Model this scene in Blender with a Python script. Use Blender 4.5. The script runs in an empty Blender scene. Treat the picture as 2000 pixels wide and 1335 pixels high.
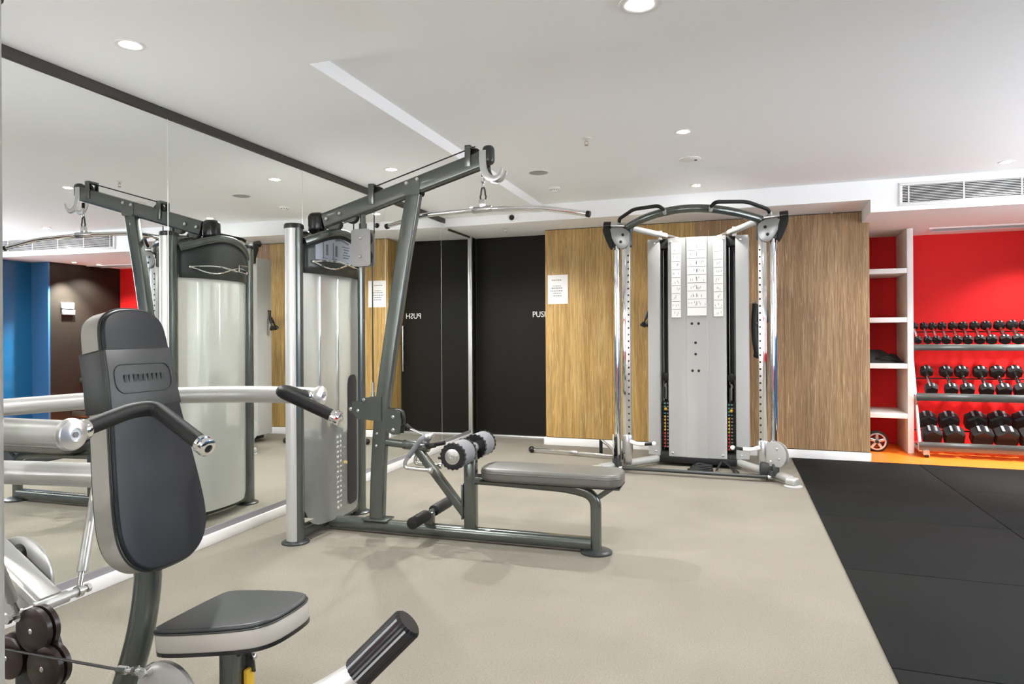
import bpy, bmesh, math, random
from mathutils import Vector as V, Matrix as MX
random.seed(7)
SC = bpy.context.scene
COL = SC.collection
PI = math.pi
# ---------------------------------------------------------------- camera
B = 0.04625                      # the back wall is not quite square to the mirror wall
yaw, roll = 0.3078, -0.0057
cd = bpy.data.cameras.new('camera'); cam = bpy.data.objects.new('camera', cd); COL.objects.link(cam)
fw = V((-math.sin(yaw), math.cos(yaw), 0)); rt = V((math.cos(yaw), math.sin(yaw), 0)); up = V((0, 0, 1))
r2 = rt*math.cos(roll)+up*math.sin(roll); u2 = -rt*math.sin(roll)+up*math.cos(roll)
mw = MX.Identity(4)
for i in range(3):
    mw[i][0] = r2[i]; mw[i][1] = u2[i]; mw[i][2] = -fw[i]
mw[2][3] = 1.30
cam.matrix_world = mw
cd.sensor_width = 36; cd.lens = 36*1353.5/2000; cd.shift_y = -16.75/2000; cd.clip_start = 0.05
SC.camera = cam
# ---------------------------------------------------------------- world, exposure
w = bpy.data.worlds.new('world'); SC.world = w; w.use_nodes = True
w.node_tree.nodes['Background'].inputs[0].default_value = (0.93, 0.96, 1.0, 1)
w.node_tree.nodes['Background'].inputs[1].default_value = 6.0
vs = SC.view_settings
vs.view_transform = 'Standard'; vs.look = 'None'; vs.gamma = 1; vs.use_curve_mapping = False
vs.exposure = 1.31
LAMP_W = 76.0                    # each ceiling downlight
LAMP_COL = (1.0, 0.985, 0.96)
# ---------------------------------------------------------------- materials
def mat(name, col, rough=.5, metal=0., spec=.5, bump=None, emit=0., noise=None, coat=0., alpha=1.):
    m = bpy.data.materials.new(name); m.use_nodes = True
    nt = m.node_tree; b = nt.nodes['Principled BSDF']
    b.inputs['Base Color'].default_value = (*col, 1); b.inputs['Roughness'].default_value = rough
    b.inputs['Metallic'].default_value = metal; b.inputs['Specular IOR Level'].default_value = spec
    b.inputs['Coat Weight'].default_value = coat; b.inputs['Alpha'].default_value = alpha
    if emit:
        b.inputs['Emission Color'].default_value = (1, .97, .92, 1); b.inputs['Emission Strength'].default_value = emit
    tc = nt.nodes.new('ShaderNodeTexCoord')
    if noise:                    # (scale xyz, amount, second colour)
        mp = nt.nodes.new('ShaderNodeMapping'); mp.inputs['Scale'].default_value = noise[0]
        nz = nt.nodes.new('ShaderNodeTexNoise'); nz.inputs['Scale'].default_value = 1; nz.inputs['Detail'].default_value = 4
        rp = nt.nodes.new('ShaderNodeMapRange'); rp.inputs[1].default_value = .5-noise[1]; rp.inputs[2].default_value = .5+noise[1]
        mx = nt.nodes.new('ShaderNodeMix'); mx.data_type = 'RGBA'
        mx.inputs[6].default_value = (*col, 1); mx.inputs[7].default_value = (*noise[2], 1)
        nt.links.new(tc.outputs['Object'], mp.inputs[0]); nt.links.new(mp.outputs[0], nz.inputs['Vector'])
        nt.links.new(nz.outputs[0], rp.inputs[0]); nt.links.new(rp.outputs[0], mx.inputs[0])
        nt.links.new(mx.outputs[2], b.inputs['Base Color'])
    if bump:                     # (scale, strength, distance)
        nz2 = nt.nodes.new('ShaderNodeTexNoise'); nz2.inputs['Scale'].default_value = bump[0]; nz2.inputs['Detail'].default_value = 3
        bp = nt.nodes.new('ShaderNodeBump'); bp.inputs['Strength'].default_value = bump[1]; bp.inputs['Distance'].default_value = bump[2]
        nt.links.new(tc.outputs['Object'], nz2.inputs['Vector']); nt.links.new(nz2.outputs[0], bp.inputs['Height'])
        nt.links.new(bp.outputs[0], b.inputs['Normal'])
    return m
def wood(name, a, c, lite, seed):
    m = bpy.data.materials.new(name); m.use_nodes = True; nt = m.node_tree; N = nt.nodes; L = nt.links
    b = N['Principled BSDF']; b.inputs['Roughness'].default_value = .42
    tc = N.new('ShaderNodeTexCoord')
    def nz(scale, detail, dist=0, off=0):
        mp = N.new('ShaderNodeMapping'); mp.inputs['Scale'].default_value = scale; mp.inputs['Location'].default_value = (seed*3.1+off, 0, seed*1.7)
        n = N.new('ShaderNodeTexNoise'); n.inputs['Scale'].default_value = 1; n.inputs['Detail'].default_value = detail; n.inputs['Distortion'].default_value = dist
        L.new(tc.outputs['Object'], mp.inputs[0]); L.new(mp.outputs[0], n.inputs['Vector']); return n.outputs[0]
    def rng(x, lo, hi):
        r = N.new('ShaderNodeMapRange'); r.inputs[1].default_value = lo; r.inputs[2].default_value = hi; L.new(x, r.inputs[0]); return r.outputs[0]
    def mix(f, x, y):
        k = N.new('ShaderNodeMix'); k.data_type = 'RGBA'; L.new(f, k.inputs[0])
        for v_, i in ((x, 6), (y, 7)):
            if isinstance(v_, tuple): k.inputs[i].default_value = (*v_, 1)
            else: L.new(v_, k.inputs[i])
        return k.outputs[2]
    band = rng(nz((9, 9, .35), 3, .4), .35, .65)
    grain = rng(nz((48, 20, 1.5), 4, 1.6, 4), .40, .62)
    fleck = rng(nz((80, 40, 2.4), 4, 2.2, 9), .55, .72)
    base = mix(band, a, c)
    dark = tuple(x*.62 for x in c)
    k2 = N.new('ShaderNodeMath'); k2.operation = 'MULTIPLY'; k2.inputs[1].default_value = .75; L.new(grain, k2.inputs[0])
    k3 = N.new('ShaderNodeMath'); k3.operation = 'MULTIPLY'; k3.inputs[1].default_value = .7; L.new(fleck, k3.inputs[0])
    L.new(mix(k3.outputs[0], mix(k2.outputs[0], base, dark), lite), b.inputs['Base Color'])
    bp = N.new('ShaderNodeBump'); bp.inputs['Strength'].default_value = .25; bp.inputs['Distance'].default_value = .002
    L.new(grain, bp.inputs['Height']); L.new(bp.outputs[0], b.inputs['Normal'])
    return m
K = {}
K['ceil'] = mat('white_ceiling_paint', (.905, .91, .915), .9, bump=None)
K['white'] = mat('white_gloss_paint', (.80, .80, .79), .45)
K['trimwhite'] = mat('white_satin_trim', (.82, .81, .80), .4)
K['carpet'] = mat('beige_loop_carpet', (.268, .247, .204), .95, spec=.1, noise=((160, 160, 160), .22, (.190, .174, .142)), bump=(420, .6, .004))
def blotch(m, scale, lo):
    nt = m.node_tree; b = nt.nodes['Principled BSDF']; src = b.inputs['Base Color'].links[0].from_socket
    tc = nt.nodes.new('ShaderNodeTexCoord'); nz = nt.nodes.new('ShaderNodeTexNoise'); nz.inputs['Scale'].default_value = scale; nz.inputs['Detail'].default_value = 5
    nt.links.new(tc.outputs['Object'], nz.inputs['Vector'])
    mr = nt.nodes.new('ShaderNodeMapRange'); mr.inputs[1].default_value = .3; mr.inputs[2].default_value = .7; mr.inputs[3].default_value = lo; mr.inputs[4].default_value = 1.0
    nt.links.new(nz.outputs[0], mr.inputs[0])
    mx = nt.nodes.new('ShaderNodeMix'); mx.data_type = 'RGBA'; mx.blend_type = 'MULTIPLY'; mx.inputs[0].default_value = 1
    nt.links.new(src, mx.inputs[6]); nt.links.new(mr.outputs[0], mx.inputs[7]); nt.links.new(mx.outputs[2], b.inputs['Base Color'])
blotch(K['carpet'], 1.6, .86)
K['mat'] = mat('black_rubber_matting', (.0048, .0056, .0055), .78, spec=.12, noise=((260, 260, 260), .2, (.0105, .012, .0115)), bump=(500, .4, .003))
blotch(K['mat'], 2.2, .7)
K['orange'] = mat('orange_vinyl_floor', (.86, .16, .012), .42, noise=((3, 3, 3), .3, (.90, .20, .018)))
K['red'] = mat('red_wall_paint', (.70, .014, .014), .6, spec=.2)
K['brown'] = mat('dark_brown_laminate', (.021, .0165, .0125), .5, spec=.25, noise=((2, 2, 30), .3, (.017, .0135, .0100)))
K['door'] = mat('dark_door_laminate', (.0095, .0087, .0062), .5, spec=.2, noise=((3, 3, 3), .3, (.0075, .007, .005)), bump=(120, .04, .001))
K['blue'] = mat('blue_back_painted_glass', (.012, .115, .27), .16, spec=.5, coat=.5)
K['blue2'] = mat('light_blue_paint', (.04, .135, .29), .4)
K['mirror'] = mat('mirror_silvering', (.965, .985, .965), .004, metal=1)
K['alu'] = mat('brushed_aluminium', (.74, .74, .73), .3, metal=.85)
K['track'] = mat('dark_bronze_track', (.055, .050, .046), .5, metal=.3)
K['dark'] = mat('charcoal_pearl_powder_coat', (.115, .128, .117), .25, metal=.65, coat=.35)
K['darker'] = mat('dark_graphite_plastic', (.030, .034, .033), .33)
K['silver'] = mat('platinum_powder_coat', (.47, .47, .455), .34, metal=.45, coat=.2)
K['silverflat'] = mat('light_grey_sheet_steel', (.375, .375, .362), .5, spec=.35)
K['chrome'] = mat('polished_chrome', (.87, .88, .89), .06, metal=1)
K['steel'] = mat('zinc_steel', (.62, .62, .61), .25, metal=.9)
K['steeldark'] = mat('zinc_steel_dark_reflection', (.30, .31, .30), .3, metal=.8)  # darker copy of the zinc steel, dark reflections put into the colour
K['lilac'] = mat('lilac_grey_strip', (.27, .26, .275), .5)
K['black'] = mat('black_rubber', (.0075, .0075, .0078), .5, spec=.35)
K['blackgloss'] = mat('black_gloss_plastic', (.010, .010, .011), .22)
K['grip'] = mat('black_foam_grip', (.008, .0083, .0083), .55, spec=.35, bump=(500, .3, .002))
K['vinyl'] = mat('charcoal_upholstery_vinyl', (.0085, .0112, .0145), .42, spec=.35, bump=(380, .12, .001))
K['vinyl2'] = mat('grey_upholstery_vinyl', (.026, .030, .030), .40, bump=(380, .12, .001))
K['side'] = mat('taupe_upholstery_vinyl', (.34, .322, .288), .5, bump=(380, .1, .001))
K['pad'] = mat('taupe_grey_bench_vinyl', (.105, .102, .092), .38, bump=(380, .1, .001))
K['foam'] = mat('grey_roller_foam', (.15, .155, .165), .6, bump=(260, .15, .001))
K['cable'] = mat('black_coated_cable', (.02, .02, .02), .35)
K['paper'] = mat('white_paper', (.80, .79, .77), .7)
K['ink'] = mat('grey_ink', (.16, .16, .17), .7)
K['inkl'] = mat('pale_grey_ink', (.45, .45, .46), .7)
K['placard'] = mat('pale_blue_grey_placard', (.36, .40, .45), .3)
K['yellow'] = mat('yellow_plastic', (.75, .47, .03), .35)
K['redsm'] = mat('red_plastic', (.65, .05, .02), .4)
K['green'] = mat('green_sticker', (.05, .32, .26), .5)
K['pulley'] = mat('black_nylon_red_reflection', (.036, .022, .020), .30)  # red reflections on the press pulleys are put into this colour
K['lightlens'] = mat('lit_lamp_lens', (1, 1, 1), .5, emit=30)
K['slotdark'] = mat('dark_duct_interior', (.03, .03, .03), .8)
K['shadowgap'] = mat('black_shadow_gap', (.012, .012, .012), .8)
WL = wood('yellow_tinted_oak_veneer', (.53, .345, .118), (.405, .235, .064), (.70, .53, .28), 1)
WR = wood('brown_tinted_oak_veneer', (.40, .248, .120), (.295, .168, .074), (.66, .49, .30), 5)
# frosted see-through weight shroud
def shroud_mat(name, clear):
    m = bpy.data.materials.new(name); m.use_nodes = True; nt = m.node_tree
    b = nt.nodes['Principled BSDF']; b.inputs['Base Color'].default_value = (.74, .745, .71, 1); b.inputs['Roughness'].default_value = .30; b.inputs['Metallic'].default_value = .25
    t = nt.nodes.new('ShaderNodeBsdfTransparent'); t.inputs[0].default_value = (.93, .95, .92, 1)
    mx = nt.nodes.new('ShaderNodeMixShader'); mx.inputs[0].default_value = clear
    nt.links.new(b.outputs[0], mx.inputs[1]); nt.links.new(t.outputs[0], mx.inputs[2])
    nt.links.new(mx.outputs[0], nt.nodes['Material Output'].inputs[0]); return m
K['shroud'] = shroud_mat('frosted_silver_shroud', .70)
K['shroudback'] = shroud_mat('frosted_silver_back_shroud', .30)
# ---------------------------------------------------------------- mesh helpers
def frame(d):
    d = d.normalized(); a = V((0, 0, 1)) if abs(d.z) < .95 else V((1, 0, 0))
    x = a.cross(d).normalized(); y = d.cross(x).normalized(); return x, y
class G:
    def __init__(s): s.bm = bmesh.new()
    def _merge(s, t):
        me = bpy.data.meshes.new('t'); t.to_mesh(me); s.bm.from_mesh(me); bpy.data.meshes.remove(me); t.free()
    def box(s, lo, hi, bev=0., seg=2, rot=None, about=None):
        t = bmesh.new(); lo = V(lo); hi = V(hi); c = (lo+hi)/2; d = hi-lo
        bmesh.ops.create_cube(t, size=1, matrix=MX.Translation(c) @ MX.Diagonal((abs(d.x), abs(d.y), abs(d.z), 1)))
        if bev: bmesh.ops.bevel(t, geom=list(t.edges), offset=bev, segments=seg, affect='EDGES', profile=.5, clamp_overlap=True)
        if rot is not None:
            p = V(about) if about is not None else c
            t.transform(MX.Translation(p) @ rot.to_4x4() @ MX.Translation(-p))
        s._merge(t); return s
    def ring(s, c, x, y, prof):
        return [s.bm.verts.new(c+x*p[0]+y*p[1]) for p in prof]
    def skin(s, rings, close=True, caps=True):
        bm = s.bm
        for a, b in zip(rings, rings[1:]):
            n = len(a)
            for i in range(n if close else n-1):
                try: bm.faces.new((a[i], a[(i+1) % n], b[(i+1) % n], b[i]))
                except ValueError: pass
        if caps and close:
            for r, f in ((rings[0], -1), (rings[-1], 1)):
                try: bm.faces.new(r if f > 0 else r[::-1])
                except ValueError: pass
        return s
    def sweep(s, pts, prof, upv=None, caps=True, closed=False, scale=None):
        pts = [V(p) for p in pts]; rings = []; n = len(pts); x = None
        for i, p in enumerate(pts):
            if closed: d = (pts[(i+1) % n]-pts[i-1])
            else: d = (pts[min(i+1, n-1)]-pts[max(i-1, 0)])
            d.normalize()
            if upv is not None:
                y0 = V(upv); x = y0.cross(d).normalized(); y = d.cross(x).normalized()
            elif x is None: x, y = frame(d)
            else:
                x = (x-d*x.dot(d)).normalized(); y = d.cross(x).normalized()
            k = scale[i] if scale else 1
            rings.append(s.ring(p, x, y, [(a*k, b*k) for a, b in prof]))
        if closed: rings.append(rings[0]); caps = False
        return s.skin(rings, True, caps)
    def tube(s, pts, r, seg=16, fil=0., fseg=6, **k):
        if fil: pts = fillet(pts, fil, fseg)
        return s.sweep(pts, circ(r, seg), **k)
    def rtube(s, pts, w_, h_, upv=(0, 0, 1), rad=.008, fil=0., fseg=8, **k):
        if fil: pts = fillet(pts, fil, fseg)
        return s.sweep(pts, rrect(w_, h_, rad), upv=upv, **k)
    def hoop(s, p, d, st, seg=24):
        p = V(p); d = V(d).normalized(); x, y = frame(d)
        rings = [s.ring(p+d*a, x, y, circ(r, seg)) for a, r in st]
        return s.skin(rings+[rings[0]], True, False)
    def cyl(s, p, q, r, seg=24, bev=0., r2=None):
        p = V(p); q = V(q); L = (q-p).length; d = (q-p).normalized(); r2 = r if r2 is None else r2
        if bev: st = [(0, r-bev), (bev*.3, r-bev*.3), (bev, r), (L-bev, r2), (L-bev*.3, r2-bev*.3), (L, r2-bev)]
        else: st = [(0, r), (L, r2)]
        return s.lathe(p, d, st, seg)
    def lathe(s, p, d, st, seg=24):
        p = V(p); d = V(d).normalized(); x, y = frame(d)
        rings = [s.ring(p+d*a, x, y, circ(max(r, .0004), seg)) for a, r in st]
        return s.skin(rings)
    def prism(s, outl, o, x, y, depth, bev=0., seg=2):
        # outline in the plane (o; x, y), extruded along x cross y by depth
        t = bmesh.new(); o = V(o); x = V(x).normalized(); y = V(y).normalized(); n = x.cross(y).normalized()
        vs_ = [t.verts.new(o+x*a+y*b) for a, b in outl]; f = t.faces.new(vs_)
        r = bmesh.ops.extrude_face_region(t, geom=[f]); nv = [g for g in r['geom'] if isinstance(g, bmesh.types.BMVert)]
        bmesh.ops.translate(t, vec=n*depth, verts=nv); bmesh.ops.recalc_face_normals(t, faces=t.faces)
        if bev:
            ed = [e for e in t.edges if len(e.link_faces) == 2 and e.calc_face_angle(0) > .6]
            bmesh.ops.bevel(t, geom=ed, offset=bev, segments=seg, affect='EDGES', profile=.5, clamp_overlap=True)
        s._merge(t); return s
    def ball(s, c, r, sz=(1, 1, 1), sub=2):
        t = bmesh.new(); bmesh.ops.create_icosphere(t, subdivisions=sub, radius=r, matrix=MX.Translation(V(c)) @ MX.Diagonal((*sz, 1))); s._merge(t); return s
    def quad(s, a, b, c, d):
        s.bm.faces.new([s.bm.verts.new(V(p)) for p in (a, b, c, d)]); return s
    def mesh(s, name, m, smooth=35):
        bmesh.ops.remove_doubles(s.bm, verts=s.bm.verts, dist=1e-6)
        bmesh.ops.recalc_face_normals(s.bm, faces=s.bm.faces)
        me = bpy.data.meshes.new(name); s.bm.to_mesh(me); s.bm.free()
        if smooth:
            me.shade_smooth(); me.set_sharp_from_angle(angle=math.radians(smooth))
        if m: me.materials.append(m)
        return me
    def out(s, name, m, parent=None, world=False, smooth=35, loc=None):
        # world=True: geometry was given in world coordinates, bring it into the parent's frame
        if isinstance(m, str): m = K[m]
        if world and parent is not None: s.bm.transform(WM(parent).inverted())
        if loc is not None: s.bm.transform(MX.Translation(-V(loc)))
        ob = bpy.data.objects.new(name, s.mesh(name, m, smooth)); COL.objects.link(ob)
        if parent is not None: ob.parent = parent
        if loc is not None: ob.location = loc
        return ob
def WM(o):
    m = MX.Translation(o.location) @ o.rotation_euler.to_matrix().to_4x4()
    return m if o.parent is None else WM(o.parent) @ m
def circ(r, n): return [(r*math.cos(2*PI*i/n), r*math.sin(2*PI*i/n)) for i in range(n)]
def oval(a, b, n): return [(a*math.cos(2*PI*i/n), b*math.sin(2*PI*i/n)) for i in range(n)]
def rrect(w_, h_, r, n=4, cx=0, cy=0):
    o = []
    for sx, sy, a0 in ((1, 1, 0), (-1, 1, 90), (-1, -1, 180), (1, -1, 270)):
        for i in range(n+1):
            a = math.radians(a0+90*i/n); o.append((cx+sx*(w_/2-r)+r*math.cos(a), cy+sy*(h_/2-r)+r*math.sin(a)))
    return o
def fillet(pts, r, n=6):
    pts = [V(p) for p in pts]; o = [pts[0]]
    for a, b, c in zip(pts, pts[1:], pts[2:]):
        d1 = (a-b); d2 = (c-b); k = min(r, d1.length*.48, d2.length*.48); p = b+d1.normalized()*k; q = b+d2.normalized()*k
        for i in range(n+1):
            t = i/n; o.append(p*(1-t)**2+b*2*t*(1-t)+q*t*t)
    o.append(pts[-1]); return o
def smooth_path(pts, n=6):
    pts = [V(p) for p in pts]; P = [pts[0]*2-pts[1]]+pts+[pts[-1]*2-pts[-2]]; o = []
    for i in range(1, len(P)-2):
        for k in range(n):
            t = k/n; a, b, c, d = P[i-1:i+3]
            o.append(.5*((2*b)+(c-a)*t+(2*a-5*b+4*c-d)*t*t+(3*b-a-3*c+d)*t**3))
    o.append(pts[-1]); return o
def thing(name, label, cat, loc=(0, 0, 0), rotz=0., group=None):
    o = bpy.data.objects.new(name, None); COL.objects.link(o); o.empty_display_size = .1
    o.location = loc; o.rotation_euler = (0, 0, rotz); o['label'] = label; o['category'] = cat
    if group: o['group'] = group
    return o
def tag(o, label, cat, group=None):
    o['label'] = label; o['category'] = cat
    if group: o['group'] = group
    return o
def struct(o, label=None):
    o['kind'] = 'structure'
    if label: o['label'] = label
    return o
def dup(o, parent=None):
    c = o.copy(); COL.objects.link(c)
    if parent is not None: c.parent = parent
    for ch in list(o.children): dup(ch, c)
    return c
def W(s_, t_, z=0.): return V((s_*math.cos(B)+t_*math.sin(B), -s_*math.sin(B)+t_*math.cos(B), z))
def bolt(g, p, d, r=.008, h=.006):
    g.lathe(p, d, [(0, r), (h*.5, r), (h, r*.6)], 10)
_fonts = {}
def text_mesh(txt, size, depth):
    c = bpy.data.curves.new('t', 'FONT'); c.body = txt; c.size = size; c.extrude = depth; c.resolution_u = 3
    o = bpy.data.objects.new('t', c); COL.objects.link(o)
    dg = bpy.context.evaluated_depsgraph_get(); me = bpy.data.meshes.new_from_object(o.evaluated_get(dg))
    bpy.data.objects.remove(o); return me
# ================================================================ THE ROOM
def wall_out(g, name, m, label=None, kind=True):
    o = g.out(name, m); o.rotation_euler = (0, 0, -B)
    if kind: struct(o, label)
    return o
def cyb(x, c): return c-B*x       # y of the line parallel to the back wall through c on the y axis
floor = struct(G().box((-3.16, -3.3, -.12), (3.78, 9.3, 0)).out('floor', 'carpet'), 'beige low pile carpet floor')
vin = G()
a = W(.953, 7.672); b_ = W(4.2, 7.672); c_ = W(4.2, 9.02); d_ = W(.953, 9.02)
vin.prism([(p.x, p.y) for p in (a, V((3.34, cyb(3.34, 7.68), 0)), V((3.34, cyb(3.34, 9.04), 0)), d_)], (0, 0, .0), (1, 0, 0), (0, 1, 0), .006)
struct(vin.out('floor', 'orange'), 'orange vinyl floor of the alcove')
rows = [-2.9, -1.68, -.51, .66, 1.83, 3.0, 4.18, 5.35, 6.52, 7.68]; cols = [.575, 1.712, 2.85, 3.645]
for i in range(len(rows)-1):
    for j in range(3):
        g = G(); x0, x1 = cols[j]+.0025, cols[j+1]-.0025; y0, y1 = rows[i]+.0025, rows[i+1]-.0025
        g.prism([(x0, cyb(x0, y0)), (x1, cyb(x1, y0)), (x1, cyb(x1, y1)), (x0, cyb(x0, y1))], (0, 0, .0005), (1, 0, 0), (0, 1, 0), .0095, bev=.003)
        g.out('rubber_mat', 'mat', floor)
# ceiling: low strip by the mirror, raised field, lowered soffit
g = G(); g.box((-3.2, -3.3, 2.60), (-1.93, 7.4, 2.86)).box((-1.93, -3.3, 2.60), (3.8, 2.88, 2.86)).box((-1.93, 2.88, 2.68), (3.8, 7.4, 2.86))
struct(g.out('ceiling', 'ceil', smooth=0), 'white plasterboard ceiling with a shallow raised field')
g = G(); g.prism([(-1.19, -3.25), (3.7, -3.25), (3.7, cyb(3.7, 2.69)), (-1.19, cyb(-1.19, 2.69))], (0, 0, 2.45), (1, 0, 0), (0, 1, 0), .155)
struct(g.out('ceiling', 'ceil', smooth=0), 'lowered plasterboard soffit')
g = G(); g.box((-3.6, 7.09, 2.505), (.886, 9.3, 2.84)).box((.886, 7.09, 2.387), (3.75, 9.3, 2.84))
wall_out(g, 'ceiling', 'ceil', 'white bulkhead along the back wall')
# mirror wall
wl = struct(G().box((-3.3, -3.3, 0), (-3.1025, 8.26, 2.6)).out('wall_left', 'white'), 'mirrored left wall')
seams = [-3.2, -2.045, -.731, .583, 1.897, 3.211, 4.525, 5.841, 7.15, 8.03]
for y0, y1 in zip(seams, seams[1:]):
    G().box((-3.1022, y0+.0028, .108), (-3.1, y1-.0028, 2.486 if y0 > 7 else 2.55)).out('mirror_panel', 'mirror', wl, smooth=0)
struct(G().box((-3.1022, -3.2, .0), (-3.083, 8.03, .068), .003).out('baseboard_left', 'trimwhite'))
struct(G().box((-3.1022, -3.2, .069), (-3.094, 8.03, .106)).out('trim_6', 'lilac'), 'grey strip between the skirting and the mirrors')
struct(G().box((-3.1022, -3.2, 2.549), (-3.086, 7.40, 2.599)).box((-3.1022, 7.36, 2.485), (-3.09, 8.05, 2.504)).out('trim_1', 'track'), 'dark metal track along the top of the mirrors')
struct(G().box((-3.1022, 8.031, 0), (-3.075, 8.07, 2.503), .004).out('trim_2', 'alu'), 'pale metal edge channel at the end of the mirrors')
struct(G().box((-3.1022, 8.071, 0), (-3.095, 8.245, 2.503)).out('trim_3', 'door'), 'dark door reveal')
# back wall in oak panels
wb = wall_out(G().box((-2.437, 7.747, 0), (.949, 9.0, 2.50)), 'wall_back', WL, 'oak veneered back wall')
cuts = [-2.44, -1.65, -.745, .16, .952]
for k, (s0, s1) in enumerate(zip(cuts, cuts[1:])):
    m = WL if k < 2 else WR  # left panels tinted yellower, right panels browner
    g = G()
    if k < 3: g.box((s0+.0015, 7.731, .094), (s1-.0015, 7.747, 2.497))
    else: g.prism([(s0+.0015, .094), (s1, .094), (s1, 2.381), (.878, 2.381), (.878, 2.497), (s0+.0015, 2.497)], (0, 7.747, 0), (1, 0, 0), (0, 0, 1), .016)
    o = g.out('wood_panel', m, wb, smooth=0)
wall_out(G().box((-2.438, 7.743, .086), (.95, 7.7465, .0935)).box((-2.438, 7.738, 2.4975), (.886, 7.7465, 2.5045)), 'trim_4', 'shadowgap', 'black shadow gaps above and below the oak panels')
wall_out(G().box((-2.442, 7.722, 0), (.958, 7.747, .086), .002).box((-2.466, 7.73, 0), (-2.441, 8.07, .086), .002), 'baseboard_back', 'trimwhite')
# door
dr = wall_out(G().box((-3.475, 8.107, .037), (-2.443, 8.15, 2.503)), 'door_1', 'door', 'dark brown push door beside the mirror')
wall_out(G().box((-3.475, 8.062, 0), (-2.443, 8.106, .036), .003), 'trim_5', 'alu', 'pale metal threshold under the dark door')
wall_out(G().box((-3.6, 8.152, 0), (-2.43, 8.30, 2.505)), 'wall_back', 'door', 'wall behind the door')
me = text_mesh('PUSH', .1, .0012); xs = [v.co.x for v in me.vertices]; ys = [v.co.y for v in me.vertices]
fx = .205/(max(xs)-min(xs)); fy = .070/(max(ys)-min(ys))
me.transform(MX.Diagonal((fx, fy, 1, 1)) @ MX.Translation((-min(xs), -min(ys), 0))); me.materials.append(K['trimwhite'])
tx = bpy.data.objects.new('lettering', me); COL.objects.link(tx); tx.parent = dr; tx.location = (-2.721, 8.1055, 1.499); tx.rotation_euler = (PI/2, 0, 0)
tx['label'] = 'white PUSH lettering'
g = G().tube([(-2.488, 8.105, .82), (-2.488, 8.055, .82), (-2.488, 8.055, 1.40), (-2.488, 8.105, 1.40)], .011, 12, fil=.012)
g.out('door_handle', 'steel', dr)['label'] = 'vertical steel pull handle'
# alcove
wall_out(G().box((.951, 9.0, 0), (3.75, 9.15, 2.387)), 'wall_back', 'red', 'red back wall of the dumbbell alcove')
# right hand side (seen in the mirrors)
struct(G().box((3.33, 7.632, 0), (3.62, 9.0, 2.387)).out('wall_right', 'brown'), 'dark brown side wall of the alcove')
struct(G().box((3.33, 7.60, 0), (3.66, 7.631, 2.40)).out('wall_right', 'blue2'), 'blue return beside the dark brown wall')
g = G(); g.box((3.662, 6.5, 0), (3.78, 7.6, 2.6)).box((3.662, -3.3, 0), (3.78, 6.5, 1.25)).box((3.662, -3.3, 2.38), (3.78, 6.5, 2.6))
for y0, y1 in ((-3.3, 2.8), (4.55, 4.75)): g.box((3.662, y0, 1.25), (3.78, y1, 2.38))
wr = struct(g.out('wall_right', 'blue2', smooth=0), 'blue right wall with two high windows added for daylight')
for y, y1, zt in [(-3.2+1.2*k, -2.0+1.2*k, 2.44 if k < 5 else 1.25) for k in range(8)]+[(6.4, 6.5, 1.25), (6.5, 7.597, 2.44)]:
    G().box((3.65, y+.002, .06), (3.661, y1-.002, zt)).out('glass_panel', 'blue', wr, smooth=0)
struct(G().box((3.64, -3.2, 0), (3.661, 7.6, .06)).out('baseboard_right', 'trimwhite'))
# rear wall with two unseen windows, added to brighten the ceiling
g = G(); g.box((-3.3, -3.4, 0), (3.78, -3.22, .55)).box((-3.3, -3.4, 2.39), (3.78, -3.22, 2.6))
for x0, x1 in ((-3.3, -3.1), (-1.2, .9), (2.2, 3.78)): g.box((x0, -3.4, .55), (x1, -3.22, 2.39))
struct(g.out('wall_rear', 'red', smooth=0), 'red rear wall with two windows added for daylight')
pane = bpy.data.materials.new('added_window_glass'); pane.use_nodes = True; nt = pane.node_tree
tr = nt.nodes.new('ShaderNodeBsdfTransparent'); gl = nt.nodes.new('ShaderNodeBsdfGlossy'); gl.inputs['Roughness'].default_value = .02
mx = nt.nodes.new('ShaderNodeMixShader'); mx.inputs[0].default_value = .06
nt.links.new(tr.outputs[0], mx.inputs[1]); nt.links.new(gl.outputs[0], mx.inputs[2]); nt.links.new(mx.outputs[0], nt.nodes['Material Output'].inputs[0])
for n, (x0, x1) in enumerate(((-3.1, -1.2), (.9, 2.2))):
    g = G(); fw_ = .05
    for lo, hi in (((x0, .55), (x1, .55+fw_)), ((x0, 2.39-fw_), (x1, 2.39)), ((x0, .55), (x0+fw_, 2.39)), ((x1-fw_, .55), (x1, 2.39)), (((x0+x1)/2-.025, .55), ((x0+x1)/2+.025, 2.39))):
        g.box((lo[0], -3.34, lo[1]), (hi[0], -3.28, hi[1]))
    wn = struct(g.out('added_window_%d' % (n+1), 'alu'))
    for a_, b2 in ((x0+fw_, (x0+x1)/2-.025), ((x0+x1)/2+.025, x1-fw_)):
        G().box((a_, -3.315, .6), (b2, -3.307, 2.34)).out('pane', pane, wn, smooth=0)
for n, (y0, y1) in enumerate(((2.8, 4.55), (4.75, 6.5))):  # high right-wall windows, out of view, added as extra daylight for the ceiling
    g = G(); fw_ = .05; ym_ = (y0+y1)/2
    for a_, b2, c2, d2 in ((y0, y1, 1.25, 1.25+fw_), (y0, y1, 2.38-fw_, 2.38), (y0, y0+fw_, 1.25, 2.38), (y1-fw_, y1, 1.25, 2.38), (ym_-.025, ym_+.025, 1.25, 2.38)):
        g.box((3.69, a_, c2), (3.74, b2, d2))
    wn = struct(g.out('added_window_%d' % (n+3), 'alu'))
    for a_, b2 in ((y0+fw_, ym_-.025), (ym_+.025, y1-fw_)): G().box((3.71, a_, 1.30), (3.718, b2, 2.33)).out('pane', pane, wn, smooth=0)
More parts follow.
